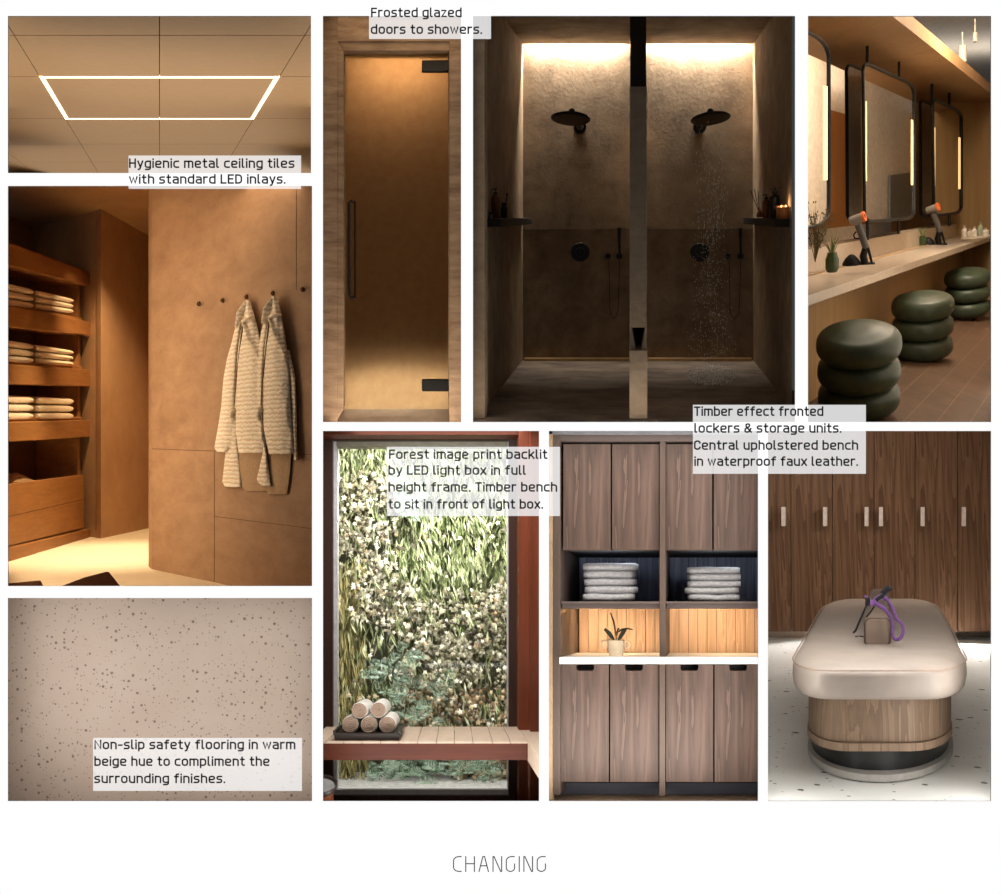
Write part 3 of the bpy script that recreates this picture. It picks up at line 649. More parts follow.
# ------------------------------------------------------------------ 4. twin showers
def showers():
    V = (638, 214); s0 = .01004; sb = .01343; k = sb/s0
    m_w = stone('brown shower plaster', (116, 97, 78), (166, 145, 120), 2.6, .75, .55)
    m_wf = stone('pale stone pier', (150, 132, 112), (176, 158, 138), 5, .8, .6, (1, 1, 1.6))
    m_dk = stone('dark stone', (34, 27, 22), (44, 36, 30), 4, .8, .3)
    m_f = stone('dark stone floor', (70, 62, 56), (176, 160, 146), 2.6, .5, .6, (.6, 1, 1))
    m_blk = plain('black shower metal', (12, 11, 11), .4, 0); m_shelf = plain('black shelf', (24, 20, 18), .6)
    fr = lambda x, y: (V[0]+(x-V[0])*k, V[1]+(y-V[1])*k)   # back px -> front px
    def P(x, y, t): # back px, t 0 front .. 1 back
        s = s0*(1-t)+sb*t; return PX(V[0]+(x-V[0])*sb/s, V[1]+(y-V[1])*sb/s, s)
    struct(MB().prism([P(523, -20, 1), P(753, -20, 1), P(753, 366, 1), P(523, 366, 1)], (0, .05, 0)), 'wall_back', m_w, 'brown plaster back wall of the two showers washed by light from above')
    struct(MB().obx((638, 214), 523, 753, 229.6, 230, sb-.00001, sb).quad(P(523, 229.6, 1), P(523, 230, 1), P(523, 230, 1)), 'trim_1', m_dk, 'thin joint line across the shower back wall')
    m = MB(); m.quad(P(523, -20, 0), P(523, -20, 1), P(523, 366, 1), P(523, 366, 0)); struct(m, 'wall_left', m_w, 'brown plaster side wall carrying the shelf of the first shower')
    m = MB(); m.quad(P(753, -20, 0), P(753, -20, 1), P(753, 366, 1), P(753, 366, 0)); struct(m, 'wall_right', m_w, 'brown plaster side wall carrying the candle shelf')
    m = MB(); m.prism([P(510, 45, .0), P(766, 45, 0), P(754, 45, .975), P(522, 45, .975)], (0, 0, .12)); struct(m, 'ceiling', m_w, 'brown plaster shower ceiling with a light slot at the back')
    struct(MB().quad(P(500, -19, .975), P(775, -19, .975), P(775, -19, 1.01), P(500, -19, 1.01)).quad(P(500, -19, .975), P(775, -19, .975), P(775, 40, .975), P(500, 40, .975)), 'wall_slot', m_w, 'plaster lining of the light slot above the showers')
    m = MB(); m.prism([P(500, 360, -.2), P(776, 360, -.2), P(754, 360, 1), P(522, 360, 1)], (0, 0, -.1)); struct(m, 'floor', m_f, 'dark mottled stone shower floor')
    m = MB(); m.obx(V, 466, 484.5, 0, 430, .00962, .0098); struct(m, 'wall_front', m_wf, 'pale stone wall end beside the first shower')
    frustum('showers', .0136, m_w, 'brown light-blocking housing added around the showers', 'lrb')
    struct(MB().quad(PX(469, 12, .01003, 1), PX(799, 12, .01003, 1), P(776, 44, 0), P(500, 44, 0)), 'wall_above', m_w, 'plaster above the showers')
    MB().obx(V, 524, 752, 358.6, 361.2, sb-.00012, sb-.00001).build('painted_glow_line', plain('pale glow strip', (214, 180, 130), .35, .6), label='thin pale strip standing for the line of light along the foot of the shower back wall', cat='painted glow')  # pale strip paints the bright line where wall meets floor
    # partition pier
    p = MB(); p.obx(V, 629.7, 646.8, 86.5, 327.5, .00966, sb); p.obx(V, 630.5, 646, 327, 352, .0100, sb)
    p.opr(V, [(629.7, 327), (631.5, 327), (636, 350.5), (629.7, 350.5)], .00966, .0101); p.opr(V, [(646.8, 327), (645.2, 327), (640.8, 350.5), (646.8, 350.5)], .00966, .0101)
    p.obx(V, 629.4, 647.2, 350.4, 418.5, .00958, sb); struct(p, 'wall_partition', m_wf, 'narrow pale stone pier between the two showers', bev=.004)
    struct(MB().obx(V, 630.2, 646.2, -10, 86.5, .00968, sb), 'trim_2', m_dk, 'dark top of the pier between the two showers')
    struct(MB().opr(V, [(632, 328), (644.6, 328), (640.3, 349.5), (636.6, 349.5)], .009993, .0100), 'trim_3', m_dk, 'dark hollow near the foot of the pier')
    # showers
    def shower(cx, fx_, ball, lab, lab2, lab3, vx, ox, wx, hx, lab4):
        r = empty('rain_shower', PX(fx_, 127, sb), lab, 'shower head', 'round black rain shower heads')
        T = rig(fx_, 127, sb-.00001, 0)
        MB().rings([[T(math.cos(a)*6.6*q, d, math.sin(a)*6.6*q) for a in [2*PI*i/20 for i in range(20)]] for q, d in ((1, 0), (1, -3), (.9, -4.2))]).build('wall_flange', m_blk, r, smooth=True)
        sd = .01262
        MB().tube([PX(fx_, 127, sb), PX(fx_, 125, .0131), PX((fx_+ball)/2, 115, .0128), PX(ball, 111.5, sd)], [.055, .045, .035, .03], 10).build('arm', m_blk, r, smooth=True)
        MB().ball(PX(ball, 111.2, sd-.0001), .045, 12).build('ball_joint', m_blk, r, smooth=True)
        c = PX(cx, 118.3, sd); n = 36; tl = .012*(1 if cx < 640 else -1)
        D = lambda rr, z: [c+Vector((math.cos(2*PI*i/n)*rr, math.sin(2*PI*i/n)*rr, z-tl*math.cos(2*PI*i/n)*rr*6)) for i in range(n)]
        MB().rings([D(.05, .03), D(.2, .018), D(.264, .012), D(.273, .0), D(.266, -.014), D(.25, -.018)]).build('disc', m_blk, r, smooth=30)
        MB().rings([D(.243, -.019), D(.243, -.024)]).build('spray_plate', plain('bronze spray plate', (70, 56, 44), .6), r)
        v = empty('shower_valve', PX(vx, 252, sb), lab2, 'shower valve', 'round black shower valves')
        T = rig(vx, 252.2, sb-.00001, 0); disc = lambda m, rr, d0, d1, a0=0, b0=0: m.rings([[T(a0+math.cos(a)*rr*q, d, b0+math.sin(a)*rr*q) for a in [2*PI*i/24 for i in range(24)]] for q, d in ((1, d0), (1, d1+.6), (.93, d1))])
        disc(MB(), 9.4, 0, -1.6).build('plate', m_blk, v, smooth=30); disc(MB(), 4.6, -1.6, -6).build('knob', m_blk, v, smooth=30)
        m = MB(); rbox(m, T, -.8, .8, -7, -6, -4.4, 4.4); m.build('lever', plain('dark grip', (34, 32, 30), .4), v)
        h = empty('hand_shower', PX(wx, 256, sb), lab3, 'hand shower', 'black hand showers with metal hoses')
        T = rig(wx, 256, sb-.00001, 0)
        disc(MB(), 3.2, 0, -5).build('holder', m_blk, h, smooth=30)
        m = MB(); m.tube([T(.4, -5, -2), T(.2, -5.5, 8), T(0, -6, 16), T(0, -6.4, 20), T(0, -6.6, 27.5)], [.018, .017, .018, .026, .027], 12); m.build('wand', m_blk, h, smooth=True)
        T = rig(ox, 256.2, sb-.00001, 0); disc(MB(), 3.1, 0, -3.5).build('outlet', m_blk, h, smooth=30)
        pts = []
        for i in range(25):
            t = i/24; a = PI*t
            x = lerp(ox, wx, .5-.5*math.cos(a)) if False else None
        L = wx-ox; path = [(ox+.8, 258), (ox+1.4, 270), (ox+1.8, 290), (ox+2.0, 308), (ox+3, 315), (ox+L*.5, 319), (wx-2.4, 315), (wx-1.2, 308), (wx-.6, 290), (wx, 270), (wx+.3, 258)]
        MB().tube([PX(x, y, sb-.00007) for x, y in path], .0065, 6).build('hose', plain('steel hose', (88, 72, 58), .35, .8), h, smooth=True)
    shower(570.7, 580, 571.8, 'round black rain shower head in the dry shower', 'round black valve in the dry shower', 'black hand shower with hose in the dry shower', 580.2, 607.8, 619.3, 0, '')
    shower(710.6, 699.8, 710.5, 'round black rain shower head with water running from it', 'round black valve in the running shower', 'black hand shower with hose in the running shower', 699.6, 728, 740.4, 0, '')
    # shelves
    for side, lab in ((-1, 'black shelf on the side wall of the dry shower'), (1, 'black shelf on the side wall holding the candle')):
        m = MB(); a, b = .01020, .01325; q = b/a; e_ = 638+side*106
        x_in = 638+side*(105.5)*q; x_out = 638+side*153
        m.obx(V, min(x_in, x_out), max(x_in, x_out), 214+3.8*q, 214+10*q, a, b); m.build('wall_shelf', m_shelf, bev=.006, label=lab, cat='shelf', group='black shelves in the showers')
    amber = plain('amber glass', (120, 62, 22), .2); cream = plain('cream label', (190, 170, 140), .6); lampm = plain('candle flame', (255, 220, 150), .5, em=(1, .75, .4), es=6)
    def bottle(x, y, s, w, h, mt, lab, pump=True, cat='bottle'):
        T = rig(x, y, s, 8); r = MB(); r.lathe(T, [(w*.46, 0), (w*.5, .6), (w*.5, h*.62), (w*.44, h*.7), (w*.2, h*.76), (w*.2, h*.8)], 16)
        o = r.build('pump_bottle' if pump else 'jar', mt, smooth=30, label=lab, cat=cat)
        if pump:
            m = MB(); m.lathe(T, [(w*.26, h*.79), (w*.26, h*.87), (w*.1, h*.88), (w*.1, h*.96)], 12); m.tube([T(w*.15, 0, h*.97), T(-w*.2, 0, h*.98), T(-w*.5, 0, h*.93)], w*.07*s, 8); m.build('pump', m_blk, o, smooth=30)
        else:
            m = MB(); m.lathe(T, [(w*.4, h*.8), (w*.4, h*.98)], 14); m.build('lid', m_blk, o, smooth=30)
        return o
    bottle(495.6, 217.6, .0106, 8.5, 29, amber, 'amber pump bottle with black pump on the dry shower shelf')
    o = bottle(504.2, 217.6, .0112, 6.5, 15, m_blk, 'small black cup holding a brush on the dry shower shelf', False, 'cup')
    T = rig(505, 217.6, .0112, 8); m = MB(); m.tube([T(0, 0, 10), T(1.6, 0, 19), T(2, 0, 24)], [.006, .007, .012], 8); m.build('brush', m_blk, o)
    bottle(490.5, 222, .01025, 5, 10, plain('grey jar glass', (90, 84, 78), .3), 'little grey jar nearest the edge on the dry shower shelf', False, 'jar')
    bottle(774.5, 217.8, .01075, 10, 30, m_blk, 'black pump bottle beside the candle')
    bottle(766.2, 217.5, .0112, 7.5, 23, amber, 'amber pump bottle behind the black one on the candle shelf')
    T = rig(759.5, 216.8, .0117, 8); m = MB(); m.lathe(T, [(2.8, 0), (3.2, 1), (2.6, 4), (1.4, 5.5), (1.4, 7)], 14); o = m.build('reed_diffuser', plain('clear brown glass', (150, 96, 60), .2), smooth=30, label='small reed diffuser at the far end of the candle shelf', cat='diffuser')
    for dx, dz in ((-8.5, 26), (-5, 27), (-1.5, 25)): MB().tube([T(0, 0, 3), T(dx, 1, dz)], .005, 6).build('reed', plain('dark reed', (50, 38, 28), .8), o)
    T = rig(783.5, 220.4, .0103, 8); m = MB(); m.lathe(T, [(6.4, 0), (7, .8), (7, 14), (6.3, 14), (6.2, 9), (.2, 9)], 24)
    o = m.build('candle', plain('amber candle glass', (196, 122, 66), .25), smooth=30, label='lit two-wick candle in amber glass on the shower shelf', cat='candle')
    for dx in (-2.2, 2.2):
        f = MB(); f.lathe(T, [(.1, 10.5), (.8, 11.8), (.65, 13.2), (.1, 15)], 8)
        f.v = [p+(T(dx, 0, 0)-T(0, 0, 0)) for p in f.v]; f.build('flame', lampm, o, smooth=True)
    l = bpy.data.lights.new('candle_glow', 'POINT'); l.energy = .9; l.color = (1, .6, .3); l.shadow_soft_size = .02; q = bpy.data.objects.new('candle_glow', l); COL.objects.link(q); q.location = T(0, -1, 17)
    # running water
    rnd = random.Random(4); m_wat = plain('water drops', (255, 250, 240), .15, em=None)
    m = MB()
    for i in range(950):
        t = rnd.random()**.8; y = 124+t*236; sp = 19*(1-.35*min(1, t*1.5)) if t < .5 else 13+10*(t-.5)*2
        x = 712+max(-1, min(1, rnd.gauss(0, .45)))*sp*1.1; d = rnd.uniform(-.25, .25); r = rnd.uniform(.0035, .0075)
        c = PX(x, y, .01262)+Vector((0, d, 0)); L = r*(3.5 if t < .5 else 1.6)
        m.add([c+Vector((r, 0, 0)), c+Vector((-r*.5, r, 0)), c+Vector((-r*.5, -r, 0)), c+Vector((0, 0, L)), c-Vector((0, 0, L))], [(0, 1, 3), (1, 2, 3), (2, 0, 3), (1, 0, 4), (2, 1, 4), (0, 2, 4)])
    m.build('falling_water', m_wat, label='drops of water falling from the running shower head', cat='water', kind='stuff')
    m = MB()
    for i in range(1300):
        a = rnd.uniform(0, 2*PI); q = rnd.random()**.6; x = 712+math.cos(a)*q*25; y = 377+math.sin(a)*q*10-2*rnd.random()
        sy = .01343*146/(y-214); c = PX(x, y, sy)+Vector((0, 0, .01+.05*rnd.random()*(1-q))); r = rnd.uniform(.005, .013)
        m.add([c+Vector((r, 0, 0)), c+Vector((-r*.5, r, 0)), c+Vector((-r*.5, -r, 0)), c+Vector((0, 0, r)), c-Vector((0, 0, r))], [(0, 1, 3), (1, 2, 3), (2, 0, 3), (1, 0, 4), (2, 1, 4), (0, 2, 4)])
    m.build('water_splash', m_wat, label='splash of water drops on the dark shower floor', cat='water', kind='stuff')
room('showers', 'lrb'); showers(); room(None)

# ------------------------------------------------------------------ 5. vanity with stools
def vanity():
    V = (1120, 195); s0 = .0103
    F = lambda u, v, r: PX(V[0]+(u-V[0])/r, V[1]+(v-V[1])/r, s0*r)
    def ob(m, u0, u1, v0, v1, r0, r1): return m.rings([[F(u, v, r) for u, v in ((u0, v0), (u1, v0), (u1, v1), (u0, v1))] for r in (r0, r1)])
    d = F(800, 300, 2)-F(800, 300, 1); yaw = math.atan2(d.x, d.y)
    m_oak = wood('golden oak veneer', (142, 110, 74), (170, 136, 96), 'Y', 14, .5, rot=(0, 0, yaw))
    m_oakv = wood('golden oak panel', (140, 108, 68), (166, 134, 88), 'Z', 14, .5)
    m_top = plain('greige quartz', (196, 180, 162), .22, var=.03); m_blk = plain('black mirror metal', (13, 12, 11), .5, spec=.2)
    m_crm = plain('cream plaster', (226, 214, 196), .8); m_gr = plain('grey locker', (112, 110, 106), .6)
    RE = 2.45
    struct(ob(MB(), 615, 830, -54.4, -32.8, .975, RE), 'trim_4', m_oak, 'golden oak soffit over the hanging mirrors')
    struct(ob(MB(), 560, 1300, -54, 470, RE, RE+.03), 'wall_back', m_oakv, 'golden oak end wall beyond the vanity')
    m = MB(); ob(m, 728, 735, 295, 470, .975, RE); struct(m, 'wall_left', m_oakv, 'golden oak panel wall under the vanity counter')
    m = MB(); ob(m, 530, 536, -120, 23, .975, RE+.3); m.mat(1); ob(m, 530, 536, 23, 262, .975, RE+.3); m.mat(0); ob(m, 530, 536, 262, 460, .975, RE+.3)
    struct(m, 'wall_far', [m_crm, wood('orange oak wall', (156, 104, 58), (178, 124, 74), 'Z', 14)], 'wood and cream wall of the room behind the mirrors')
    m = MB(); m.quad(F(500, -240, .975), F(1500, -240, .975), F(1500, -240, RE+1.6), F(500, -240, RE+1.6)); m.quad(F(500, -242, RE+1.6), F(1500, -242, RE+1.6), F(1500, 0, RE+1.6), F(500, 0, RE+1.6)); struct(m, 'ceiling', plain('off white ceiling', (214, 202, 186), .9, var=.05), 'off white ceiling above the oak soffit')
    struct(ob(MB(), 850, 1400, -236, -222, 1.75, 1.9), 'trim_5', m_crm, 'white ceiling beam'); struct(ob(MB(), 850, 1400, -236, -216, 2.6, 2.8), 'trim_6', m_crm, 'white ceiling duct')
    # opposite wall, seen only in the mirrors
    m = MB(); m.prism([PX(1036, -260, .0102), PX(1036, 520, .0102), PX(1036, 560, .0262), PX(1036, -260, .0262)], (.05, 0, 0)); struct(m, 'wall_right', m_crm, 'cream wall facing the mirrors')
    fl = wood('brown plank floor', (86, 66, 50), (112, 88, 68), 'Y', 9, .5, rot=(0, 0, yaw))
    m = MB(); m.prism([F(700, 452, .975), F(1300, 452, .975), F(1300, 452, RE), F(700, 452, RE)], (0, 0, -.05)); m.mat(1)
    for i in range(14):
        u = 760+i*38
        for w_, z_ in ((.9, 0),): m.quad(*[F(a, 451.8, r) for a, r in ((u, 1.0), (u+w_, 1.0), (u+w_, RE), (u, RE))])
    struct(m, 'floor', [fl, plain('floor joint', (146, 120, 94), .7)], 'brown timber plank floor under the stools')
    c = ob(MB(), 716, 808, 295.5, 306.3, .975, RE).build('vanity_counter', m_top, bev=.006, label='long greige stone vanity counter running along the mirrors', cat='counter')
    ob(MB(), 690, 719.6, 265, 295.5, .975, RE).build('upstand', m_top, c, bev=.006)
    frustum('vanity', .0262, m_oakv, 'oak toned light-blocking housing added around the vanity room', 'lb')
    # mirrors
    mg, ntm, bm_ = nodes('mirror glass'); bm_.inputs['Metallic'].default_value = 1; bm_.inputs['Roughness'].default_value = .02; bm_.inputs['Base Color'].default_value = (.85, .83, .8, 1)
    m_led = plain('mirror led', (255, 225, 160), .5, em=(1, .66, .30), es=1.0); m_gg = plain('grey mirror back', (150, 146, 140), .25)
    def mirror(q, lab, posts, leds, u0=745, glass=mg, thick=.05, rad=9, group='black framed mirrors hanging over the counter', rr=.021):
        sM = lambda x: s0*(1120-u0)/(1120-x); O = round_quad(q, rad, 7); P = [PX(x, y, sM(x)) for x, y in O]
        nv = Vector((-d.y, d.x, 0)).normalized()
        xm = sum(p[0] for p in q)/4; k = sM(xm)/.0135
        r = empty('hanging_mirror', PX(xm, max(p[1] for p in q), sM(xm)), lab, 'mirror', group)
        MB().rings([[p+nv*.01 for p in P], [p+nv*.03 for p in P]]).build('mirror_glass', glass, r)
        MB().tube(P, rr*k, 8, closed=True).build('frame', m_blk, r, smooth=True)
        for x, ya, yb in posts: MB().tube([PX(x, ya, sM(x)), PX(x, yb, sM(x))], .018*k, 10).build('post', m_blk, r, smooth=True)
        for x0_, x1_, ya, yb in leds:
            MB().prism([PX(x, y, sM(x))+nv*.006 for x, y in ((x0_, ya), (x1_, ya+(x1_-x0_)*.3), (x1_, yb), (x0_, yb))], nv*.0035).build('light_strip', m_led, r)
        return r
    mirror([(846.5, 62.5), (884, 80), (884, 219), (847.5, 221.5)], 'grey backed black framed mirror directly behind the middle mirror', [], [], 700, m_gg)
    mirror([(920, 99), (944, 110), (944, 214.5), (921, 217)], 'grey backed black framed mirror directly behind the farthest mirror', [], [], 700, m_gg, rad=6)
    mirror([(760, 7), (829.5, 43), (829.5, 224), (760, 236)], 'nearest hanging mirror cut off by the opening edge', [], [(824, 828, 85, 180)], 745, rad=17)
    mirror([(863, 61.2), (914.5, 85.5), (914.5, 218.5), (864.5, 221.5)], 'middle hanging mirror with rounded black frame above the first hair dryer', [(867.3, 46, 66), (899, 62, 78), (867.5, 219, 240), (898.5, 219, 234)], [(911.7, 913.6, 119.5, 185), (866.4, 867.4, 101, 181)])
    mirror([(932.5, 98.2), (961.8, 112.5), (961.5, 212.5), (933.8, 216)], 'farthest hanging mirror beside the oak end wall', [(932, 84, 101), (949.2, 93, 106), (949.3, 213, 226)], [(958.9, 960.8, 137, 189), (934.6, 935.6, 127, 186)], rad=7)
    # grey lockers opposite, reflected in the middle mirror
    r = MB().prism([PX(1032, 156, .0232), PX(1032, 430, .0232), PX(1032, 430, .0258), PX(1032, 156, .0258)], (.04, 0, 0)).build('locker_bank', m_gr, label='grey locker bank reflected in the middle mirror', cat='lockers')
    for q in (.0239, .0247):
        for y in (215, 226, 262, 273): MB().prism([PX(1031, y, q), PX(1031, y+6, q), PX(1031, y+6, q+.0003), PX(1031, y, q+.0003)], (.03, 0, 0)).build('lock', m_blk, r)
    # ceiling fittings
    m_wt = plain('white fitting', (160, 152, 140), .5)
    t = MB(); t.prism([F(1050, -212, 1.72), F(1060, -212, 1.72), F(1060, -205, 1.72), F(1050, -205, 1.72)], F(1400, -212, 1.55)-F(1050, -212, 1.72)); t.build('light_track', m_wt, label='thin track running across the off white ceiling', cat='track')
    def spot(x, y0, y1, w_, lab):
        T = rig(x, y1, .0195, -20); o = MB().lathe(T, [(w_*.42, 0), (w_*.5, .4), (w_*.5, y1-y0), (w_*.3, y1-y0+.6)], 16).build('ceiling_spotlight', m_wt, smooth=30, label=lab, cat='spotlight', group='white cylinder spotlights')
        MB().tube([T(0, 0, y1-y0), T(0, 0, y1-y0+14)], .012, 6).build('stem', m_wt, o)
    spot(962.4, 46, 63, 7.6, 'white cylinder ceiling spotlight nearest the oak soffit'); spot(975, 33, 42, 4.2, 'smaller white ceiling spotlight hanging from the track')
    # stools
    m_lth, ntl, bl = nodes('green leather'); f = noise_node(ntl, mapped(ntl, (1, 1, 1)), 5, 6); ntl.links.new(ramp(ntl, f, [(.3, rgb((54, 64, 48))), (.7, rgb((70, 82, 62)))]), bl.inputs['Base Color']); bl.inputs['Roughness'].default_value = .42; bump(ntl, bl, noise_node(ntl, mapped(ntl, (1, 1, 1)), 60, 4), .08, .004)
    m_ft = plain('walnut foot', (80, 50, 30), .5)
    def stool(cx, cy, s, e, R, h, lab):
        T = rig(cx, cy, s, e); r = empty('round_stool', T(0, 0, -h*.25), lab, 'stool', 'green stacked-ring stools')
        for k in range(3):
            n = 12; prof = []; rad = R*(1 if k == 2 else .985); hh = h*1.0; z0 = k*h
            for i in range(n+1):
                a = -PI/2+PI*i/n; prof.append((rad-hh*.52+hh*.52*max(0, math.cos(a))**.75, z0+hh*.5+hh*.5*math.copysign(abs(math.sin(a))**.9, math.sin(a))))
            prof = [(R*.3, z0)]+prof+([(R*.55, z0+hh*1.05), (R*.2, z0+hh*1.09)] if k == 2 else [(R*.3, z0+hh)])
            m = MB(); m.rings([[T(rr*math.cos(2*PI*q/48)*(1-.006*(q % 8 == 0)), rr*math.sin(2*PI*q/48)*(1-.006*(q % 8 == 0)), z) for q in range(48)] for rr, z in prof]); m.build('cushion_ring', m_lth, r, smooth=70)
        for q in range(4):
            a = PI/4+q*PI/2; X0, Y0 = math.cos(a)*R*.5, math.sin(a)*R*.5
            m = MB(); m.rings([[T(X0+math.cos(2*PI*i/12)*w_, Y0+math.sin(2*PI*i/12)*w_, z) for i in range(12)] for w_, z in ((R*.13, 0), (R*.11, -h*.32))]); m.build('foot', m_ft, r, smooth=30)
    stool(858.5, 409, .0121, 27, 39.6, 28.2, 'largest nearest green ribbed leather stool, partly below the caption plate')
    stool(922.5, 355, .0161, 19, 28.9, 20.3, 'middle green ribbed leather stool under the vanity counter')
    stool(967, 314.5, .0212, 15, 21, 14.9, 'smallest farthest green ribbed leather stool near the end wall')
    # hair dryers
    m_gy = plain('grey plastic', (74, 70, 66), .4); m_or = plain('orange ring', (226, 104, 34), .4); m_sv = plain('grey silver plastic', (128, 120, 112), .35)
    def dryer(x, y, s, k, lab):
        T0 = rig(x, y, s, 12); T = lambda a, b, c_: T0(a*k, b*k, c_*k)
        r = empty('hair_dryer', T(0, 0, 0), lab, 'hair dryer', 'grey hair dryers on stands')
        ax = Vector((13, -3, 4.2)); ax.normalize(); c0 = Vector((-9.5, 0, 43.5))
        sd = ax.cross(Vector((0, 1, 0))).normalized(); s2_ = ax.cross(sd)
        def ring(t, rr, n=20): return [T(*(c0+ax*t+sd*math.cos(2*PI*i/n)*rr+s2_*math.sin(2*PI*i/n)*rr)) for i in range(n)]
        MB().rings([ring(0, 3.2), ring(.6, 4), ring(13, 4.6)]).build('barrel', m_sv, r, smooth=40)
        MB().rings([ring(12.6, 4.4), ring(13, 5.2), ring(15.2, 5), ring(15.2, 2.6), ring(13.5, 2.4)]).build('nozzle_ring', m_or, r, smooth=40)
        MB().rings([ring(12, 2.6), ring(14.0, 2.5)]).build('fan_core', m_blk, r, smooth=40)
        m = MB(); m.tube([T(-2, 0, 40), T(1.5, 0, 30), T(5.5, 0, 16)], [3.4*k*s, 3.6*k*s, 3.2*k*s], 12); m.build('grip', m_gy, r, smooth=True)
        m = MB(); m.tube([T(-3.5, -1, 33), T(-6, -1, 30), T(-5, -1, 26.5), T(-.5, -1, 26)], .8*k*s, 8); m.build('trigger_guard', m_blk, r, smooth=True)
        m = MB(); m.tube([T(5, 0, 17), T(3, 0, 8), T(4.5, 0, 1)], [2.8*k*s, 3.6*k*s, 3.6*k*s], 10); m.tube([T(6.5, 0, 19), T(9.5, 0, 8), T(11, 0, 1)], [1.6*k*s, 1.3*k*s, 1.1*k*s], 8)
        m.rings([[T(a, b, z) for a, b in ((-14, -4), (14, -4), (14, 4), (-14, 4))] for z in (0, 1)])
        m.build('stand', m_blk, r, smooth=40)
        m = MB(); m.rings([[T(-8+math.cos(2*PI*i/16)*rr*1.2, math.sin(2*PI*i/16)*rr*.9, z) for i in range(16)] for rr, z in ((7.5, 0), (7.2, 2), (5.4, 6), (2.6, 9.6), (.6, 10.6))]); m.build('attachment', m_blk, r, smooth=True)
    dryer(860, 264.3, .0131, 1.0, 'grey hair dryer with orange ring on the stand nearest the first mirror'); dryer(935, 245, .0208, .80, 'smaller looking grey hair dryer with orange ring below the farthest mirror')
    # vases
    m_vg = plain('green glass vase', (52, 70, 38), .25)
    def grass(T, parent, n, h, spread, z0, w_, mt, seed, name='grass_stem'):
        rnd = random.Random(seed)
        m = MB()
        for i in range(n):
            a = rnd.uniform(0, 2*PI); b = rnd.uniform(.15, 1)*spread; hh = h*rnd.uniform(.6, 1)
            p = [T(math.cos(a)*b*t*t+math.cos(a)*.8, math.sin(a)*b*t*t*.6, z0+hh*t) for t in (0, .35, .7, 1)]
            m.tube(p, [w_, w_*.9, w_*.7, w_*.15], 5)
        return m.build(name, mt, parent, smooth=True)
    m_gs = plain('grass green', (104, 116, 56), .6); m_dry = plain('dried twig', (92, 82, 50), .8)
    def vase(x, y, s, w_, h, lab, sd):
        T = rig(x, y, s, 12); o = MB().lathe(T, [(w_*.4, 0), (w_*.5, h*.2), (w_*.5, h*.65), (w_*.36, h*.92), (w_*.36, h), (w_*.3, h)], 20).build('grass_vase', m_vg, smooth=40, label=lab, cat='vase', group='green vases of grass')
        grass(T, o, 26, h*1.25, w_*.75, h*.7, .035*w_*s, m_gs, sd, 'grass'); return T, o
    T, o = vase(832, 271.6, .0128, 13, 19, 'green glass vase of grass by the nearest mirror', 1)
    vase(922.5, 246.6, .0206, 7.4, 10.5, 'smaller green vase of grass beside the second hair dryer', 2)
    T = rig(812, 262, .0128, 12); m = MB(); rnd = random.Random(9)
    for i in range(16):
        a = rnd.uniform(-1, 1); p = [T(a*4*t+a*12*t*t+3, rnd.uniform(-2, 2)*t, 62*rnd.uniform(.5, 1)*t) for t in (0, .4, .7, 1)]; m.tube(p, [.006, .005, .004, .002], 4)
        for q in range(9):
            t = rnd.uniform(.35, 1); c_ = p[1].lerp(p[3], (t-.35)/.65)+Vector((rnd.uniform(-.03, .03), 0, rnd.uniform(-.03, .03))); w2 = rnd.uniform(.008, .018)
            m.add([c_, c_+Vector((w2, 0, w2*.9)), c_+Vector((w2*.6, .006, w2*2.4)), c_+Vector((-w2*.4, 0, w2*1.2))], [(0, 1, 2, 3)])
    m.build('dried_branches', m_dry, label='spray of dried leafy twigs on the counter at the opening edge', cat='dried plant')
    # tray of bottles
    T = rig(975.5, 237.5, .0222, 14)
    MB().rings([[T(a*13, b*5, z) for a, b in rr] for z, rr in ((0, [(math.cos(2*PI*i/24), math.sin(2*PI*i/24)) for i in range(24)]), (1.6, [(math.cos(2*PI*i/24)*1.03, math.sin(2*PI*i/24)*1.03) for i in range(24)]))]).build('vanity_tray', plain('pale tray', (190, 178, 158), .4), label='small oval tray of toiletries at the far end of the counter', cat='tray')
    for i, (a, b, w_, h, lab, c_) in enumerate([(-10, 1, 5, 11, 'tall white bottle nearest the mirror on the oval tray', (206, 196, 180)), (-5, -1, 5, 8, 'squat white jar second along on the oval tray', (196, 184, 168)), (-1, 1, 6, 9, 'wide pale jar in the middle of the oval tray', (210, 200, 186)), (4.5, 0, 5, 14, 'pointed pale green bottle on the oval tray', (150, 158, 130)), (9, 0, 6, 7, 'low white jar at the far end of the oval tray', (208, 198, 180))]):
        Tt = lambda p, q, z, a=a, b=b: T(a+p, b+q, z+1.6)
        o = MB().lathe(Tt, [(w_*.45, 0), (w_*.5, .5), (w_*.5, h*.6), (w_*.22, h*.78), (w_*.18, h*.8)], 12).build('toiletry_bottle', plain('bottle tone', c_, .35), smooth=30, label=lab, cat='bottle', group='toiletries on the oval tray')
        MB().lathe(Tt, [(w_*.22, h*.8), (w_*.18, h)], 10).build('cap', plain('bottle cap', [v*.8 for v in c_], .4), o, smooth=30)
room('vanity', 'lb'); vanity(); room(None)

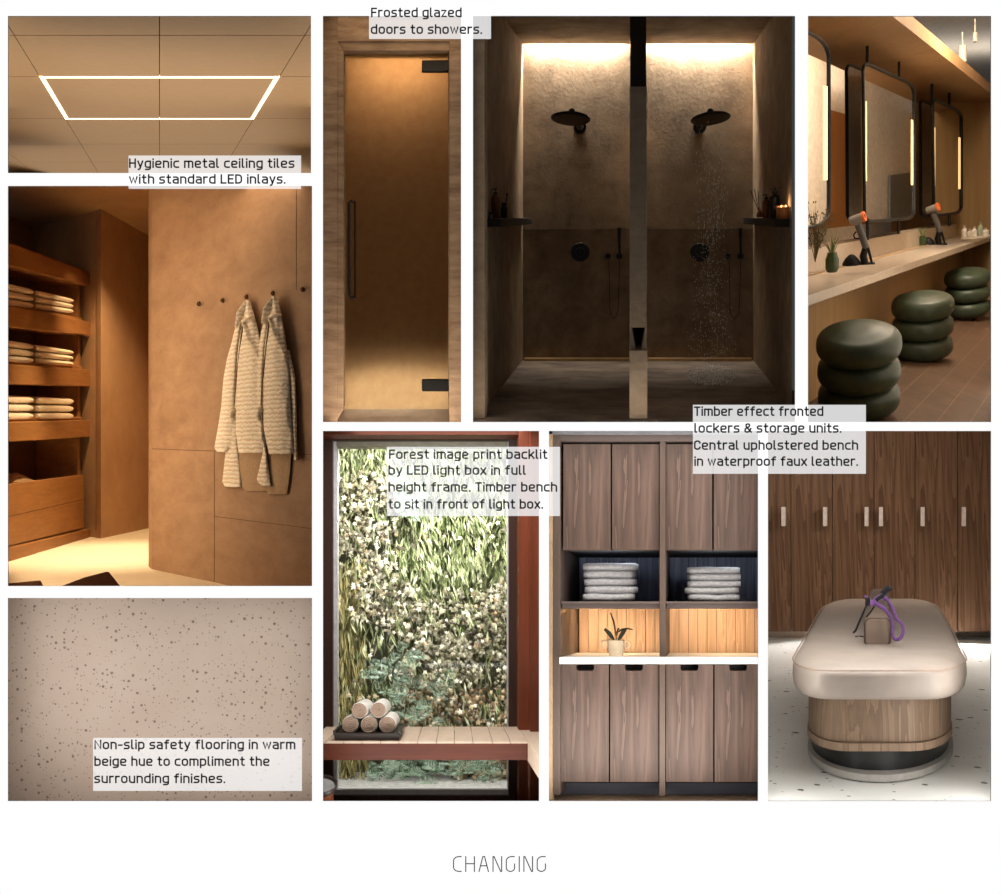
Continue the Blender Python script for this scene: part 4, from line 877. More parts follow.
# ------------------------------------------------------------------ 6. forest window and bench
def forest():
    V = (455, 627); sf = .0106; sw = .0122
    red = wood('red cedar', (100, 46, 28), (132, 68, 42), 'Z', 20, .45); redh = wood('red cedar rail', (84, 38, 24), (112, 56, 36), 'X', 20, .45)
    m_dk = wood('dark window frame', (52, 34, 27), (66, 44, 36), 'Z', 16, .5); m_sil = plain('silver bead', (205, 202, 206), .4); m_ol = plain('grey top bead', (128, 124, 108), .5)
    top = wood('pale decking', (206, 180, 160), (226, 204, 184), 'Y', 16, .55); dgap = plain('slat gap', (110, 78, 58), .975)
    m = MB(); m.obx(V, 310, 560, 420, 434.6, sw-.0003, sw+.0002); struct(m, 'trim_7', redh, 'red cedar strip above the garden window')
    struct(MB().obx(V, 518.8, 529.7, 420, 812, sw-.0004, sw+.0003), 'wall_post', red, 'red cedar post beside the garden window')
    struct(MB().obx(V, 530.4, 556, 420, 812, sw-.0006, sw+.0003), 'wall_right', red, 'red cedar boarding beside the garden window')
    w_ = tag(bpy.data.objects.new('window_1', None), 'tall dark framed window looking onto a planted wall', None, None, 'structure'); COL.objects.link(w_); w_.location = PX(425, 797, sw)
    m = MB(); m.obx(V, 310, 332.6, 434.6, 806, sw, sw+.0003); m.obx(V, 508.8, 518.8, 434.6, 806, sw, sw+.0003); m.obx(V, 332, 509.4, 434.6, 440, sw, sw+.0003); m.obx(V, 332, 509.4, 796, 801, sw, sw+.0003); m.build('window_frame', m_dk, w_, bev=.004)
    m = MB(); m.obx(V, 332.6, 336.8, 440, 796, sw+.0001, sw+.0003); m.obx(V, 507.6, 508.9, 440, 796, sw+.0001, sw+.0003); m.obx(V, 336, 508, 789.8, 796, sw+.0001, sw+.0003); m.mat(1).obx(V, 336, 508, 440, 446.2, sw+.0001, sw+.0003); m.build('glazing_bead', [m_sil, m_ol], w_, bev=.003)
    mgl = bpy.data.materials.new('window glass'); mgl.use_nodes = True; nt = mgl.node_tree; nt.nodes.clear(); o_ = nt.nodes.new('ShaderNodeOutputMaterial'); mx = nt.nodes.new('ShaderNodeMixShader'); t_ = nt.nodes.new('ShaderNodeBsdfTransparent'); g_ = nt.nodes.new('ShaderNodeBsdfGlossy'); g_.inputs['Roughness'].default_value = .03
    lw = nt.nodes.new('ShaderNodeFresnel'); lw.inputs[0].default_value = 1.25; nt.links.new(lw.outputs[0], mx.inputs[0]); nt.links.new(t_.outputs[0], mx.inputs[1]); nt.links.new(g_.outputs[0], mx.inputs[2]); nt.links.new(mx.outputs[0], o_.inputs[0])
    MB().obx(V, 336, 508.5, 445, 790.5, sw+.00018, sw+.00020).build('pane', mgl, w_)
    # planting
    sw2 = .0158
    struct(MB().quad(PX(318, 424, sw2), PX(545, 424, sw2), PX(545, 792, sw2), PX(318, 792, sw2)), 'wall_back', stone('dark planted wall', (70, 74, 50), (124, 122, 92), 5, .9, .5), 'dark earth coloured wall behind the plants')
    struct(MB().prism([PX(318, 800, .0126), PX(545, 800, .0126), PX(545, 772, sw2), PX(318, 772, sw2)], (0, 0, -.05)), 'ground', plain('gravel bed', (190, 188, 184), .9, var=.15), 'pale gravel bed outside the window')
    frustum('forest', .0158, plain('garden housing', (120, 112, 92), .975), 'light-blocking housing added around the garden window', 'lrtb')
    rnd = random.Random(11)
    def leafs(m, c, dirv, L, W, bend, nrm):
        d_ = dirv.normalized(); sd = d_.cross(nrm).normalized()
        a = c; b = c+d_*L*.45+nrm*bend; e_ = c+d_*L-nrm*bend*.6
        m.add([a, b+sd*W/2, e_, b-sd*W/2], [(0, 1, 2), (0, 2, 3)])
    def star(m, c, R, nrm, rot, k=5):
        u = nrm.cross(Vector((0, 0, 1))).normalized(); v = nrm.cross(u); P = []
        for i in range(2*k):
            rr = R*(1 if i % 2 == 0 else .5)*(1 if i else 1.3); a = rot+PI*i/k; P.append(c+u*math.cos(a)*rr+v*math.sin(a)*rr-nrm*(.15*rr if i % 2 == 0 else 0))
        m.add([c+nrm*R*.12]+P, [(0, 1+i, 1+(i+1) % (2*k)) for i in range(2*k)])
    willow = islands('willow leaves', [(0, rgb((72, 88, 48))), (.25, rgb((122, 134, 84))), (.65, rgb((178, 188, 136))), (1, rgb((224, 226, 192)))], .5)
    bamb = islands('golden stalk leaves', [(0, rgb((96, 90, 50))), (.5, rgb((170, 160, 104))), (1, rgb((214, 202, 150)))], .5)
    ivy = islands('variegated ivy leaves', [(0, rgb((70, 62, 44))), (.35, rgb((124, 118, 90))), (.65, rgb((176, 170, 140))), (1, rgb((236, 230, 210)))], .45)
    ivy2 = islands('tan ivy leaves', [(0, rgb((84, 62, 40))), (.4, rgb((150, 122, 84))), (1, rgb((226, 204, 164)))], .5)
    fern = islands('blue green fern', [(0, rgb((64, 104, 70))), (.35, rgb((140, 172, 142))), (1, rgb((214, 230, 216)))], .5)
    def band(x, y):
        """which plant grows here: 0 willow, 1 ivy"""
        n = noise.noise(Vector((x*.02, y*.02, 1)))*28
        if x > 398: return 0 if y < 618-(x-398)*.05+n-20 else 1
        return 0 if (y < 476+n*.6) else (1 if y < 640+n and x > 352+n*.3 or y < 575 else 0)
    m = MB(); c_ = 0
    for i in range(9000):
        x, y = rnd.uniform(333, 512), rnd.uniform(438, 735)
        if (band(x, y) or (x < 398 and y > 470)) and rnd.random() < .72: continue
        cl = noise.noise(Vector((x*.06, y*.035, 5))); s_ = sw2-.0003-rnd.uniform(.0, .0009)*(1+cl)
        leafs(m, PX(x, y, s_), Vector((rnd.gauss(.1+.5*cl, .28), rnd.uniform(-.35, .1), -1)), rnd.uniform(.12, .25), rnd.uniform(.022, .042), rnd.uniform(-.02, .02), Vector((0, -1, .4)).normalized())
    m.build('willow_foliage', willow, label='pale hanging willow-like leaves over the upper part of the planted wall', cat='foliage', kind='stuff')
    m = MB()
    for i in range(1100):
        x, y = rnd.uniform(333, 366), rnd.uniform(560, 778)
        if rnd.random() < (x-345)/30: continue
        leafs(m, PX(x, y, sw2-rnd.uniform(.0003, .0011)), Vector((rnd.gauss(0, .2), rnd.uniform(-.2, .1), -1)), rnd.uniform(.2, .4), rnd.uniform(.025, .05), .01, Vector((0, -1, .2)).normalized())
    m.build('grass_foliage', bamb, label='golden green upright grass leaves down one side of the window', cat='foliage', kind='stuff')
    m = MB(); m2 = MB()
    for i in range(7500):
        x, y = rnd.uniform(333, 512), rnd.uniform(455, 745)
        if not band(x, y) and rnd.random() < .93: continue
        cl = noise.noise(Vector((x*.05, y*.05, 9)))
        if cl < -.25 and rnd.random() < .7: continue
        tgt = m2 if (y > 688 and rnd.random() < .75) or rnd.random() < .06 else m
        star(tgt, PX(x, y, sw2-.0004-rnd.uniform(0, .0010)), rnd.uniform(.028, .056), Vector((rnd.uniform(-.5, .5), -1, rnd.uniform(.0, .975))).normalized(), rnd.uniform(0, 6.28))
    for i in range(500):
        x, y = rnd.uniform(450, 512), rnd.uniform(735, 780); star(m2, PX(x, y, sw2-rnd.uniform(.0004, .0012)), rnd.uniform(.03, .055), Vector((rnd.uniform(-.4, .4), -1, rnd.uniform(.0, .8))).normalized(), rnd.uniform(0, 6.28))
    m.build('ivy_foliage', ivy, label='cream and green star shaped ivy leaves across the middle of the planted wall', cat='foliage', kind='stuff')
    m2.build('ivy_foliage', ivy2, label='tan ivy leaves low on the planted wall just above the bench', cat='foliage', kind='stuff')
    m = MB()
    spots = [(rnd.uniform(372, 500), rnd.uniform(756, 776)) for _ in range(26)]+[(rnd.uniform(395, 425), rnd.uniform(470, 520)) for _ in range(16)]+[(rnd.uniform(362, 425), rnd.uniform(640, 735)) for _ in range(42)]+[(rnd.uniform(415, 450), rnd.uniform(670, 735)) for _ in range(18)]+[(rnd.uniform(372, 500), rnd.uniform(752, 782)) for _ in range(40)]
    for x, y in spots:
        s_ = sw2-rnd.uniform(.0010, .0016); a = rnd.uniform(-1.3, 1.3); L = rnd.uniform(.25, .42); c = PX(x, y, s_); dv = Vector((math.sin(a), -.25, math.cos(a))); p = c-dv*L*.5
        for q in range(15):
            t = q/14; b = p+dv*L*t+Vector((0, 0, -.12*t*t)); w2 = .11*math.sin(PI*min(1, .15+t*.85))
            for sg in (-1, 1):
                dd = Vector((math.cos(a)*sg, -.1, -math.sin(a)*sg))+dv*.6; leafs(m, b, dd, w2, .014, 0, Vector((0, -1, .3)).normalized())
    m.build('fern_foliage', fern, label='feathery blue green ferns low on the planted wall', cat='foliage', kind='stuff')
    m = MB()
    for i in range(1500):
        y = rnd.uniform(773, 797); x = rnd.uniform(333, 512); t = (800-y)/28; s_ = lerp(.0126, sw2, t); r = rnd.uniform(.012, .028)
        c = PX(x, y, s_)+Vector((0, 0, r*.3)); q = [c+Vector((rnd.uniform(.7, 1)*r*a, rnd.uniform(.7, 1)*r*b, rnd.uniform(.5, .8)*r*z)) for a, b, z in ((1, 0, 0), (0, 1, 0), (-1, 0, 0), (0, -1, 0), (0, 0, 1), (0, 0, -1))]
        m.add(q, [(0, 1, 4), (1, 2, 4), (2, 3, 4), (3, 0, 4), (1, 0, 5), (2, 1, 5), (3, 2, 5), (0, 3, 5)])
    m.build('gravel', islands('white pebbles', [(0, rgb((200, 198, 194))), (1, rgb((246, 244, 242)))], .8), label='white pebbles at the foot of the garden window', cat='gravel', kind='stuff')
    # bench
    b = empty('timber_bench', PX(430, 760, sf), 'long cedar bench with pale slatted top in front of the garden window', 'bench')
    P = lambda x, y, s: PX(x, y, s)
    sbk = sf*(742-627)/(727-627)
    seams = [417.3-18.4*k for k in range(6, 0, -1)]+[417.3, 436.4, 454.3, 473, 492.5, 510.5, 528]
    for a, c in zip(seams, seams[1:]):
        MB().opr(V, [(a+.35, 741.6), (c-.35, 741.6), (c-.35, 743.5), (a+.35, 743.5)], sf, sbk).build('slat', top, b)
    MB().opr(V, [(300, 743.4), (527.7, 743.4), (527.7, 760), (300, 760)], sf+.00002, sf+.0002).build('front_rail', redh, b)
    m = MB(); m.opr(V, [(528, 741.6), (580, 741.6), (580, 743.5), (528, 743.5)], sf, sbk); m.rings([[P(528.2, 741.6, sf), P(600, 741.6, sf), P(600, 743.4, sf), P(528.2, 743.4, sf)], [P(541, 762, .01008), P(620, 762, .01008), P(620, 764, .01008), P(541, 764, .01008)]]); m.build('corner_top', top, b)
    m = MB(); m.prism([P(527.8, 743, sf), P(541.5, 764, .01008), P(541.5, 783, .01008), P(527.8, 761, sf)], (.03, 0, 0)); m.build('side_rail', top, b)
    struct(MB().opr(V, [(528.6, 761), (530.2, 761), (530.2, 812), (528.6, 812)], sf+.0003, sf+.0004), 'trim_8', red, 'thin cedar batten below the bench corner')
    struct(MB().prism([P(310, 812, .0118), P(560, 812, .0118), P(560, 799.6, .01225), P(310, 799.6, .01225)], (0, 0, -.04)), 'floor', top, 'pale timber decking at the foot of the window')
    # tray and rolled towels
    m_tr = plain('dark brown tray', (42, 30, 26), .45); st = sf+.0003
    tr = MB(); tr.opr(V, [(333.5, 733.5), (400.5, 733.5), (399, 740), (335, 740)], sf+.00008, sf+.0010)
    tr = tr.build('serving_tray', m_tr, bev=.006, label='dark wooden tray of rolled towels on the bench', cat='tray')
    for q in ([(333, 730.5), (335.5, 730.5), (335.5, 735), (333, 735)], [(398.6, 730.5), (401, 730.5), (401, 735), (398.6, 735)]): MB().opr(V, q, sf+.00008, sf+.0010).build('rim', m_tr, tr)
    m_tw = fabric('white towelling roll', (244, 240, 234), 60, .5); m_en = fabric('shaded towel roll edge', (206, 178, 158), 45, .8)  # beige on the roll ends is shade put into the colour of white towels
    for (x, y, r), lab in zip([(350.2, 724.6, 8.6), (369, 724.8, 8.8), (387.4, 724.8, 8.8), (359.4, 710.6, 8.3), (378.4, 710, 8.2)],
        ['rolled white towel in the lower row nearest the window jamb', 'rolled white towel in the centre of the lower row', 'rolled white towel at the outer end of the lower row', 'rolled white towel on top nearest the window jamb', 'rolled white towel on top at the outer side']):
        a_, b_ = sf+.00022, sf+.00115; k = a_/b_; n = 28
        R = lambda q, t: [PX(*(lerp(x, V[0]-12+(x-V[0]+12)*k, t)+math.cos(2*PI*i/n)*r*q*lerp(1, k, t), lerp(y, V[1]+30+(y-V[1]-30)*k, t)+math.sin(2*PI*i/n)*r*q*lerp(1, k, t)), lerp(a_, b_, t)) for i in range(n)]
        o = MB().rings([R(.9, 0), R(.98, .03), R(1, .12), R(1, .975), R(.97, .97), R(.85, 1)]).build('rolled_towel', m_tw, smooth=60, label=lab, cat='towel', group='rolled towels on the tray')
        sp = []
        for i in range(90):
            t = i/89; a = t*2*PI*3.6; q = (.12+.76*t)*r; sp.append(PX(x+math.cos(a)*q, y+math.sin(a)*q, a_-.00001))
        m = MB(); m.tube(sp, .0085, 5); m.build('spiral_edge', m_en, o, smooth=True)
        MB().rings([R(.9, -.004), R(.9, .002)]).build('roll_face', fabric('shaded roll face', (196, 166, 146), 50), o)  # end face darkened by shade painted into the fabric
    # stool with bowl at the left edge
    T = rig(319, 787, .0103, 30); s_ = MB().lathe(T, [(15, -26), (14, -4), (14.5, -2)], 28).build('round_bucket', wood('bucket wood', (128, 72, 44), (156, 92, 58), 'Z', 14), smooth=40, label='round wooden bucket cut off at the lower edge of the window opening', cat='bucket')
    MB().lathe(T, [(17, -2), (18.5, 1), (18.5, 3.5), (17, 3.5), (15.5, 1)], 28, caps=False).build('rim', plain('dark bucket rim', (44, 34, 32), .4), s_, smooth=40)
    MB().lathe(T, [(16.6, 0), (16.6, .8)], 28).build('water_surface', plain('still water', (150, 150, 150), .1), s_)
room('forest', 'lrtb'); forest(); room(None)

# ------------------------------------------------------------------ 7. lockers with towel niches
def lockers():
    V = (694, 625); s = .0104; sb = .01204
    m_w = wood('taupe oak', (66, 52, 46), (92, 74, 66), 'Z', 34, .5, rings=3, bs=.4); m_w2 = wood('taupe oak frame', (66, 54, 48), (86, 72, 64), 'Z', 22, .5)
    m_w3 = wood('taupe oak rail', (70, 60, 58), (92, 80, 76), 'X', 22, .5)
    m_lit = wood('lit oak boards', (206, 172, 146), (228, 198, 174), 'Z', 22, .5, rings=6); m_in = wood('daylit blue grey oak boards', (124, 128, 146), (160, 164, 184), 'Z', 22, .6, rings=5)  # same back boards twice: warm lamp tone and cool daylight tone painted in
    m_gap = plain('shadow gap', (22, 18, 17), .975); m_blk = plain('black recessed pull', (10, 10, 11), .4); m_ct = plain('white worktop', (232, 228, 226), .35, var=.01)
    m_pl = wood('slate plinth', (62, 64, 74), (80, 82, 92), 'X', 16, .6)
    struct(MB().obx(V, 540, 768, 425, 434, s-.0001, s), 'wall_above', plain('grey bulkhead', (112, 114, 120), .8), 'grey bulkhead strip above the lockers')
    struct(MB().obx(V, 540, 552.2, 425, 812, s-.0001, s), 'wall_left', plain('tan side wall', (150, 128, 98), .8), 'tan wall edge beside the lockers')
    struct(MB().prism([PX(540, 810, .01), PX(770, 810, .01), PX(770, 793.5, .0109), PX(540, 793.5, .0109)], (0, 0, -.05)), 'floor', wood('tan floor', (170, 140, 112), (196, 166, 138), 'X', 12), 'tan timber floor in front of the lockers')
    frustum('lockers', sb, plain('pale locker housing', (180, 176, 172), .975), 'pale light-blocking housing added around the locker room', 'lrtb')
    struct(MB().obx(V, 540, 780, 425, 800, sb+.0001, sb+.0002), 'wall_back', m_gap, 'dark wall behind the lockers')
    su = empty('locker_surround', PX(655, 795, s), 'taupe oak frame with stiles and top rail around the lockers', 'cabinet frame')
    MB().obx(V, 552, 560.2, 434, 795, s-.00006, sb).build('stile', m_w2, su, bev=.004); MB().obx(V, 552, 775, 434, 441.2, s-.00005, sb).build('top_rail', m_w3, su, bev=.004)
    MB().obx(V, 659.8, 665.6, 441, 657.2, s-.00004, sb).build('stile', m_w2, su, bev=.004); MB().obx(V, 659.4, 665.2, 664, 796, s-.00004, sb).build('stile', m_w2, su, bev=.004)
    for (xa, xb, ds, labs, pulls, lows) in ((561.0, 659.8, ((563.2, 610.6), (612.2, 659.4)), 'wall locker pair above the potted plant', (576.5, 625.2), ((561, 608.8), (610.2, 658.6))),
                                     (665.6, 775, ((665.9, 712.2), (713.8, 775)), 'wall locker pair partly behind the caption plate', (680.8, 729.6), ((665.8, 713.2), (714.6, 775)))):
        c = empty('wall_cabinet', PX((xa+xb)/2, 608, s), 'taupe oak '+labs, 'cabinet')
        for a, b in ds: MB().obx(V, a, b, 444, 549.6, s, s+.0002).build('door', m_w, c, bev=.004)
        MB().obx(V, xa, xb, 442, 549, s+.0002, sb).build('carcass', m_gap, c)
        MB().obx(V, xa, xa+.6, 549, 657, s+.0001, sb).build('side_panel', m_w2, c)
        if xa < 600: MB().obx(V, xb-.3, xb+.2, 549, 657, s+.0001, sb).build('side_panel', m_w2, c)
        k = s/sb
        for (ya, yb, mt, nm) in ((549, 601, m_in, 'upper_back_boards'), (607, 658, m_lit, 'niche_back_boards')):
            m = MB(); bx0 = V[0]+(xa-V[0])*k; bx1 = V[0]+(xb-V[0])*k; n = round((bx1-bx0)/9.4); by0 = V[1]+(ya-V[1])*k; by1 = V[1]+(yb-V[1])*k
            for i in range(n):
                a, b = lerp(bx0, bx1, i/n)+.25, lerp(bx0, bx1, (i+1)/n)-.25; m.mat(0).opr(V, [(a, by0-2), (b, by0-2), (b, by1+2), (a, by1+2)], sb-.0001, sb)
            m.mat(1).opr(V, [(bx0, by0-3), (bx1, by0-3), (bx1, by1+3), (bx0, by1+3)], sb, sb+.00005); m.build(nm, [mt, plain('board joint', (96, 60, 36) if nm[0] == 'n' else (30, 28, 32), .975)], c)
        sh = MB().obx(V, xa, xb, 601.4, 603.6, s-.00003, sb).build('shelf', m_w3, c, bev=.003)
        MB().obx(V, xa+1, xb, 603.8, 608.4, s, s+.0003).build('shelf_rail', m_w3, sh, bev=.003)
        l0 = V[0]+(xa+4-V[0])*k; led = MB().obx(V, xa+5, xb-5, 607.4, 608.3, s+.00095, s+.00105).build('light_strip', plain('niche led', (255, 200, 120), .5, em=(1, .62, .25), es=4), c)
        xc = min(xb, 762); lamp_area('niche_led_and_fill', PX(V[0]+((xa+xc)/2-V[0])*s/(s+.0009), 607.6, s+.0009), PX((xa+xc)/2+4, 650, s+.0013), (xc-xa-8)*.0105, .06, 17, (1, .74, .44))
        lamp_area('niche_led_and_fill', PX((xa+xc)/2, 550.5, s+.0005), PX((xa+xc)/2+2, 585, s+.0016), (xc-xa-8)*.0105, .06, 5, (.78, .88, 1))  # added cool fill; the upper niche has no lamp of its own
        q = empty('base_cabinet', PX((xa+xb)/2, 795, s), 'taupe oak base lockers '+('below the potted plant' if xa < 600 else 'at the outer side of the middle stile'), 'cabinet')
        for (a, b), px_ in zip(lows, pulls):
            dr = MB().opr(V, [(a, 664.8), (px_-.2, 664.8), (px_-.2, 669), (px_+1.3, 670.8), (px_+16, 670.8), (px_+17.5, 669), (px_+17.5, 664.8), (b, 664.8), (b, 782), (a, 782)], s, s+.0002).build('door', m_w, q, bev=.003)
            MB().obx(V, px_-.6, px_+18, 664.5, 671.4, s+.00018, s+.00022).build('recessed_pull', m_blk, dr)
        MB().obx(V, xa-.5, xb, 664.5, 783, s+.00025, sb).build('carcass', m_gap, q); MB().obx(V, xa-.5, xb, 782.5, 794.5, s+.0004, sb).build('plinth', m_pl, q)
    MB().obx(V, 559.4, 775, 657.2, 664, s-.00016, sb-.0002).build('worktop', m_ct, bev=.004, label='thin white worktop running across both base lockers', cat='worktop')
    # folded towels
    m_tw = fabric('white folded towel', (238, 238, 242), 40, .35)
    def towels(x0, x1, y0, y1, n, where, seed, sw_):
        rnd = random.Random(seed); h = (y1-y0)/n; pos = ['topmost', 'second', 'third', 'fourth', 'bottom']
        for k in range(n):
            a, b = x0+rnd.uniform(-1.5, 2), x1+rnd.uniform(-2.5, 1.5)
            if where == 'first' and k == 1: a -= 1.5
            R = []
            for j in range(15):
                t = j/14; x = lerp(a, b, t); e_ = min(1, min(t, 1-t)*12)**.5; yc = y0+h*(k+.5)+.7*noise.noise(Vector((x*.08, k*3.1, seed))); hh = h*.52*(.72+.28*e_)
                ring = []
                for q in range(16):
                    an = 2*PI*q/16; cy = math.sin(an); cx = math.cos(an)
                    dep = .00038-.00032*math.copysign(abs(cx)**.45, cx)*(.85+.15*e_); ring.append(PX(x, yc-hh*math.copysign(abs(cy)**.6, cy)*(1 if cx < .2 else 1-.0), s+.00035+dep))
                R.append(ring)
            MB().rings(R).build('folded_towel', m_tw, smooth=60, label=f'{pos[k]} white folded towel, {sw_}', cat='towel', group='white folded towels in the locker niches')
    towels(584, 637.5, 563.2, 600.8, 5, 'first', 1, 'stack above the potted plant'); towels(686, 739.5, 567, 600.8, 5, 'second', 5, 'stack in the niche beyond the middle stile')
    # pot
    T = rig(616, 657.4, s+.0003, 6); m_pt = plain('cream ceramic', (232, 214, 184), .5)
    p = MB().lathe(T, [(5.8, 0), (6.8, 1), (7.8, 8), (8.3, 15.5), (8.5, 17.3), (7.6, 17.3), (7.2, 15.2), (.3, 15)], 28).build('plant_pot', m_pt, smooth=45, label='cream ceramic pot with two ring handles and a small dark plant', cat='plant pot')
    for sg in (-1, 1):
        MB().tube([T(sg*(8.2+3.0+3.2*math.cos(a)), 0, 12.8+3.4*math.sin(a)) for a in [2*PI*i/20 for i in range(20)]], 1.25*s, 8, closed=True).build('ring_handle', m_pt, p, smooth=True)
    m = MB(); m.tube([T(-1.5, -8.2, 11), T(0, -8.8, 7), T(1.5, -8.4, 11)], .35*s, 6); m.build('embossed_mark', m_pt, p)
    m_lf = plain('dark leaf', (38, 48, 30), .4)
    def leaf(pts, w_):
        n = len(pts); P_ = [T(*q) for q in pts]; L = []; R = []
        for i in range(n):
            t = (P_[min(i+1, n-1)]-P_[max(i-1, 0)]).normalized(); sd = t.cross(Vector((0, -1, 0))).normalized(); ww = w_*s*math.sin(PI*(i+.35)/(n+.2))
            L.append(P_[i]+sd*ww+Vector((0, -.01, 0))); R.append(P_[i]-sd*ww+Vector((0, -.01, 0)))
        th = Vector((0, .006, 0)); MB().rings([[a, c_, b, b+th, c_+th*1.6, a+th] for a, b, c_ in zip(L, R, P_)]).build('leaf', m_lf, p, smooth=60)
    leaf([(-2, 0, 17), (-4, 0, 20), (-7, 0, 24), (-11.5, 0, 28)], 2.6); leaf([(2, 0, 17), (4, 0, 20), (7, 0, 25), (10, 0, 29)], 2.6)
    leaf([(-1, 0, 17), (-.8, 0, 26), (-2.5, 0, 36), (-5.5, 0, 44)], 1.0); leaf([(0, -1, 17), (1.5, -1, 25), (6, -1, 28), (11, -1, 29), (16.5, -1, 28)], 1.1); leaf([(1, -1, 18), (.3, -1, 24), (2.4, -1, 29), (4, -1, 28)], 1.0)
room('lockers', 'lrtb'); lockers(); room(None)

# ------------------------------------------------------------------ 8. upholstered bench
def bench():
    V = (884, 500); s0 = .0102; sfl = lambda y: s0*301/(y-500); sb = sfl(637)-.0007
    m_l = wood('brown locker veneer', (100, 72, 54), (136, 104, 80), 'Z', 10, .45, rings=8); m_gap = plain('locker gap', (30, 20, 15), .975)
    m_fl = speckle('white speckled floor', (222, 222, 218), (230, 230, 226), (60, 56, 54), (120, 116, 112), 4.2, .22, .35, 9, .2)
    m_h = plain('brushed steel pull', (236, 224, 220), .4, .0)
    struct(MB().prism([PX(755, 812, sfl(812)), PX(1005, 812, sfl(812)), PX(1005, 634, sfl(634)), PX(755, 634, sfl(634))], (0, 0, -.05)), 'floor', m_fl, 'white speckled floor around the upholstered bench')
    struct(MB().obx(V, 740, 1010, 420, 640, sb+.0014, sb+.0015), 'wall_back', m_gap, 'dark wall behind the veneered lockers')
    struct(MB().obx(V, 740, 1010, 629, 637.5, sb+.0007, sb+.0009), 'baseboard_back', plain('pale plinth', (196, 190, 182), .6), 'pale recessed plinth under the veneered lockers')
    frustum('bench', sb+.0014, plain('pale bench housing', (190, 186, 180), .975), 'pale light-blocking housing added around the bench room', 'lrtb')
    xs = [745, 791, 832.5, 874, 915, 957.5, 1005]; hd = [783.2, 825, 866.5, 881, 922.7, 964]; od = ['at the first edge', 'second along', 'third along', 'fourth along', 'fifth along', 'at the last edge']
    for i in range(6):
        c = empty('locker', PX((xs[i]+xs[i+1])/2, 631.5, sb), f'tall brown veneer locker {od[i]} of the row behind the bench', 'locker', 'brown veneered lockers')
        MB().obx(V, xs[i]+.35, xs[i+1]-.35, 420, 631.5, sb, sb+.0003).build('door', m_l, c)
        h = MB().opr(V, rrect(hd[i]-2, hd[i]+2, 507, 526.2, .5, 2), sb-.0004, sb-.0002).build('pull', m_h, c, bev=.006)
        m = MB(); [m.obx(V, hd[i]-1.4, hd[i]+1.4, y, y+1, sb-.0002, sb) for y in (509, 523)]; m.build('pull_mount', m_h, h)
    lamp_area('plinth_light', PX(880, 631.9, sb+.0003), PX(880, 650, sb-.0003), 5.4, .12, 60, NEUT, 2.6)
    lamp_area('ceiling_wash', PX(800, 428, sb-.0045), PX(792, 560, sb), .8, .3, 70, SOFT); lamp_area('ceiling_wash', PX(965, 428, sb-.0045), PX(965, 560, sb), .8, .3, 90, SOFT)
    # bench: everything in the bench frame; plan outline at height v drawn at r = s/s0
    def plan(cx, hw, r0, r1, v, rad, n=8, squ=1, qq=.13):
        """rounded plan outline; hw half width in px at r=1, depth from r0 to r1, corner radius rad (px at r=1)"""
        P = []; dr = rad*squ
        L = (r1-r0)
        q = min(rad, hw*.98); qr = q*(L*.30/(hw*.5)) if True else 0; qf, qb = L*qq, L*.26
        for (sx, rr, a0) in ((-1, r0, PI), (1, r0, 1.5*PI), (1, r1, 0), (-1, r1, .5*PI)):
            for k in range(n+1):
                a = a0+k*PI/2/n; cxx = cx+sx*(hw-q); qr = qf if rr == r0 else qb; crr = rr+(qr if rr == r0 else -qr)
                u = cxx+math.cos(a)*q; r_ = crr+math.sin(a)*qr
                P.append((u, v, r_))
        return [PX(V[0]+(u-V[0])/r_, V[1]+(v_-V[1])/r_, s0*r_) for u, v_, r_ in P]
    b = empty('upholstered_bench', PX(880, 782, sfl(782)), 'central oblong bench with beige faux leather cushion on a rounded timber base', 'bench')
    m_c, ntc, bc = nodes('beige faux leather'); f = noise_node(ntc, mapped(ntc, (1, 1, 1)), 3, 5); ntc.links.new(ramp(ntc, f, [(.3, rgb((162, 150, 140))), (.7, rgb((174, 161, 150)))]), bc.inputs['Base Color']); bc.inputs['Roughness'].default_value = .42; bump(ntc, bc, noise_node(ntc, mapped(ntc, (1, 1, 1)), 40, 5), .06, .004)
    R0, R1 = 1.03, 1.76; C = 879.2
    vt = 670; pr = [(702.5, -7, .02), (701.5, -3, .01), (697, -.6, .003), (686, 1, 0), (676, .5, 0), (671.5, -.8, .003), (668, -3.5, .012), (665.8, -8, .03), (664.6, -16, .06), (664, -40, .14)]
    f_ = lambda row: 500+(row-500)*1.0
    rings = [plan(C+1.5*0, (93.5+di)*R0, R0+dr, R1-dr, 500+(row-500)*R0, (44+di*.4)*R0) for row, di, dr in pr]
    MB().rings(rings).build('cushion', m_c, b, smooth=80)
    MB().tube(plan(C, 93.9*R0, R0-.002, R1+.002, 500+(670.2-500)*R0, 44*R0), .010, 5, closed=True).build('piping', plain('beige piping', (160, 140, 124), .6), b, smooth=True)
    m_bs = wood('oak drum base', (126, 104, 86), (152, 128, 106), 'Z', 36, .5, rings=4)
    MB().rings([plan(C, 83, 1.07, 1.66, 500+(y-500)*1.06, 50, qq=.17) for y in (698, 744)]).build('drum', m_bs, b, smooth=60)
    MB().rings([plan(C, 84, 1.065, 1.665, 500+(y-500)*1.06, 51, qq=.17) for y in (744.6, 752.5)]).build('drum_band', m_bs, b, smooth=60)
    MB().rings([plan(C+.4, 83, 1.08, 1.64, 500+(y-500)*1.08, 80, n=12, qq=.25) for y in (746, 773)]).build('plinth', plain('black recessed plinth', (34, 33, 34), .35), b, smooth=60)
    MB().rings([plan(C+.6, 88, 1.062, 1.67, 500+(y-500)*1.06, 86, n=12, qq=.26) for y in (775.5, 782.5)]).build('base_plate', plain('grey base plate', (168, 164, 158), .4), b, smooth=60)
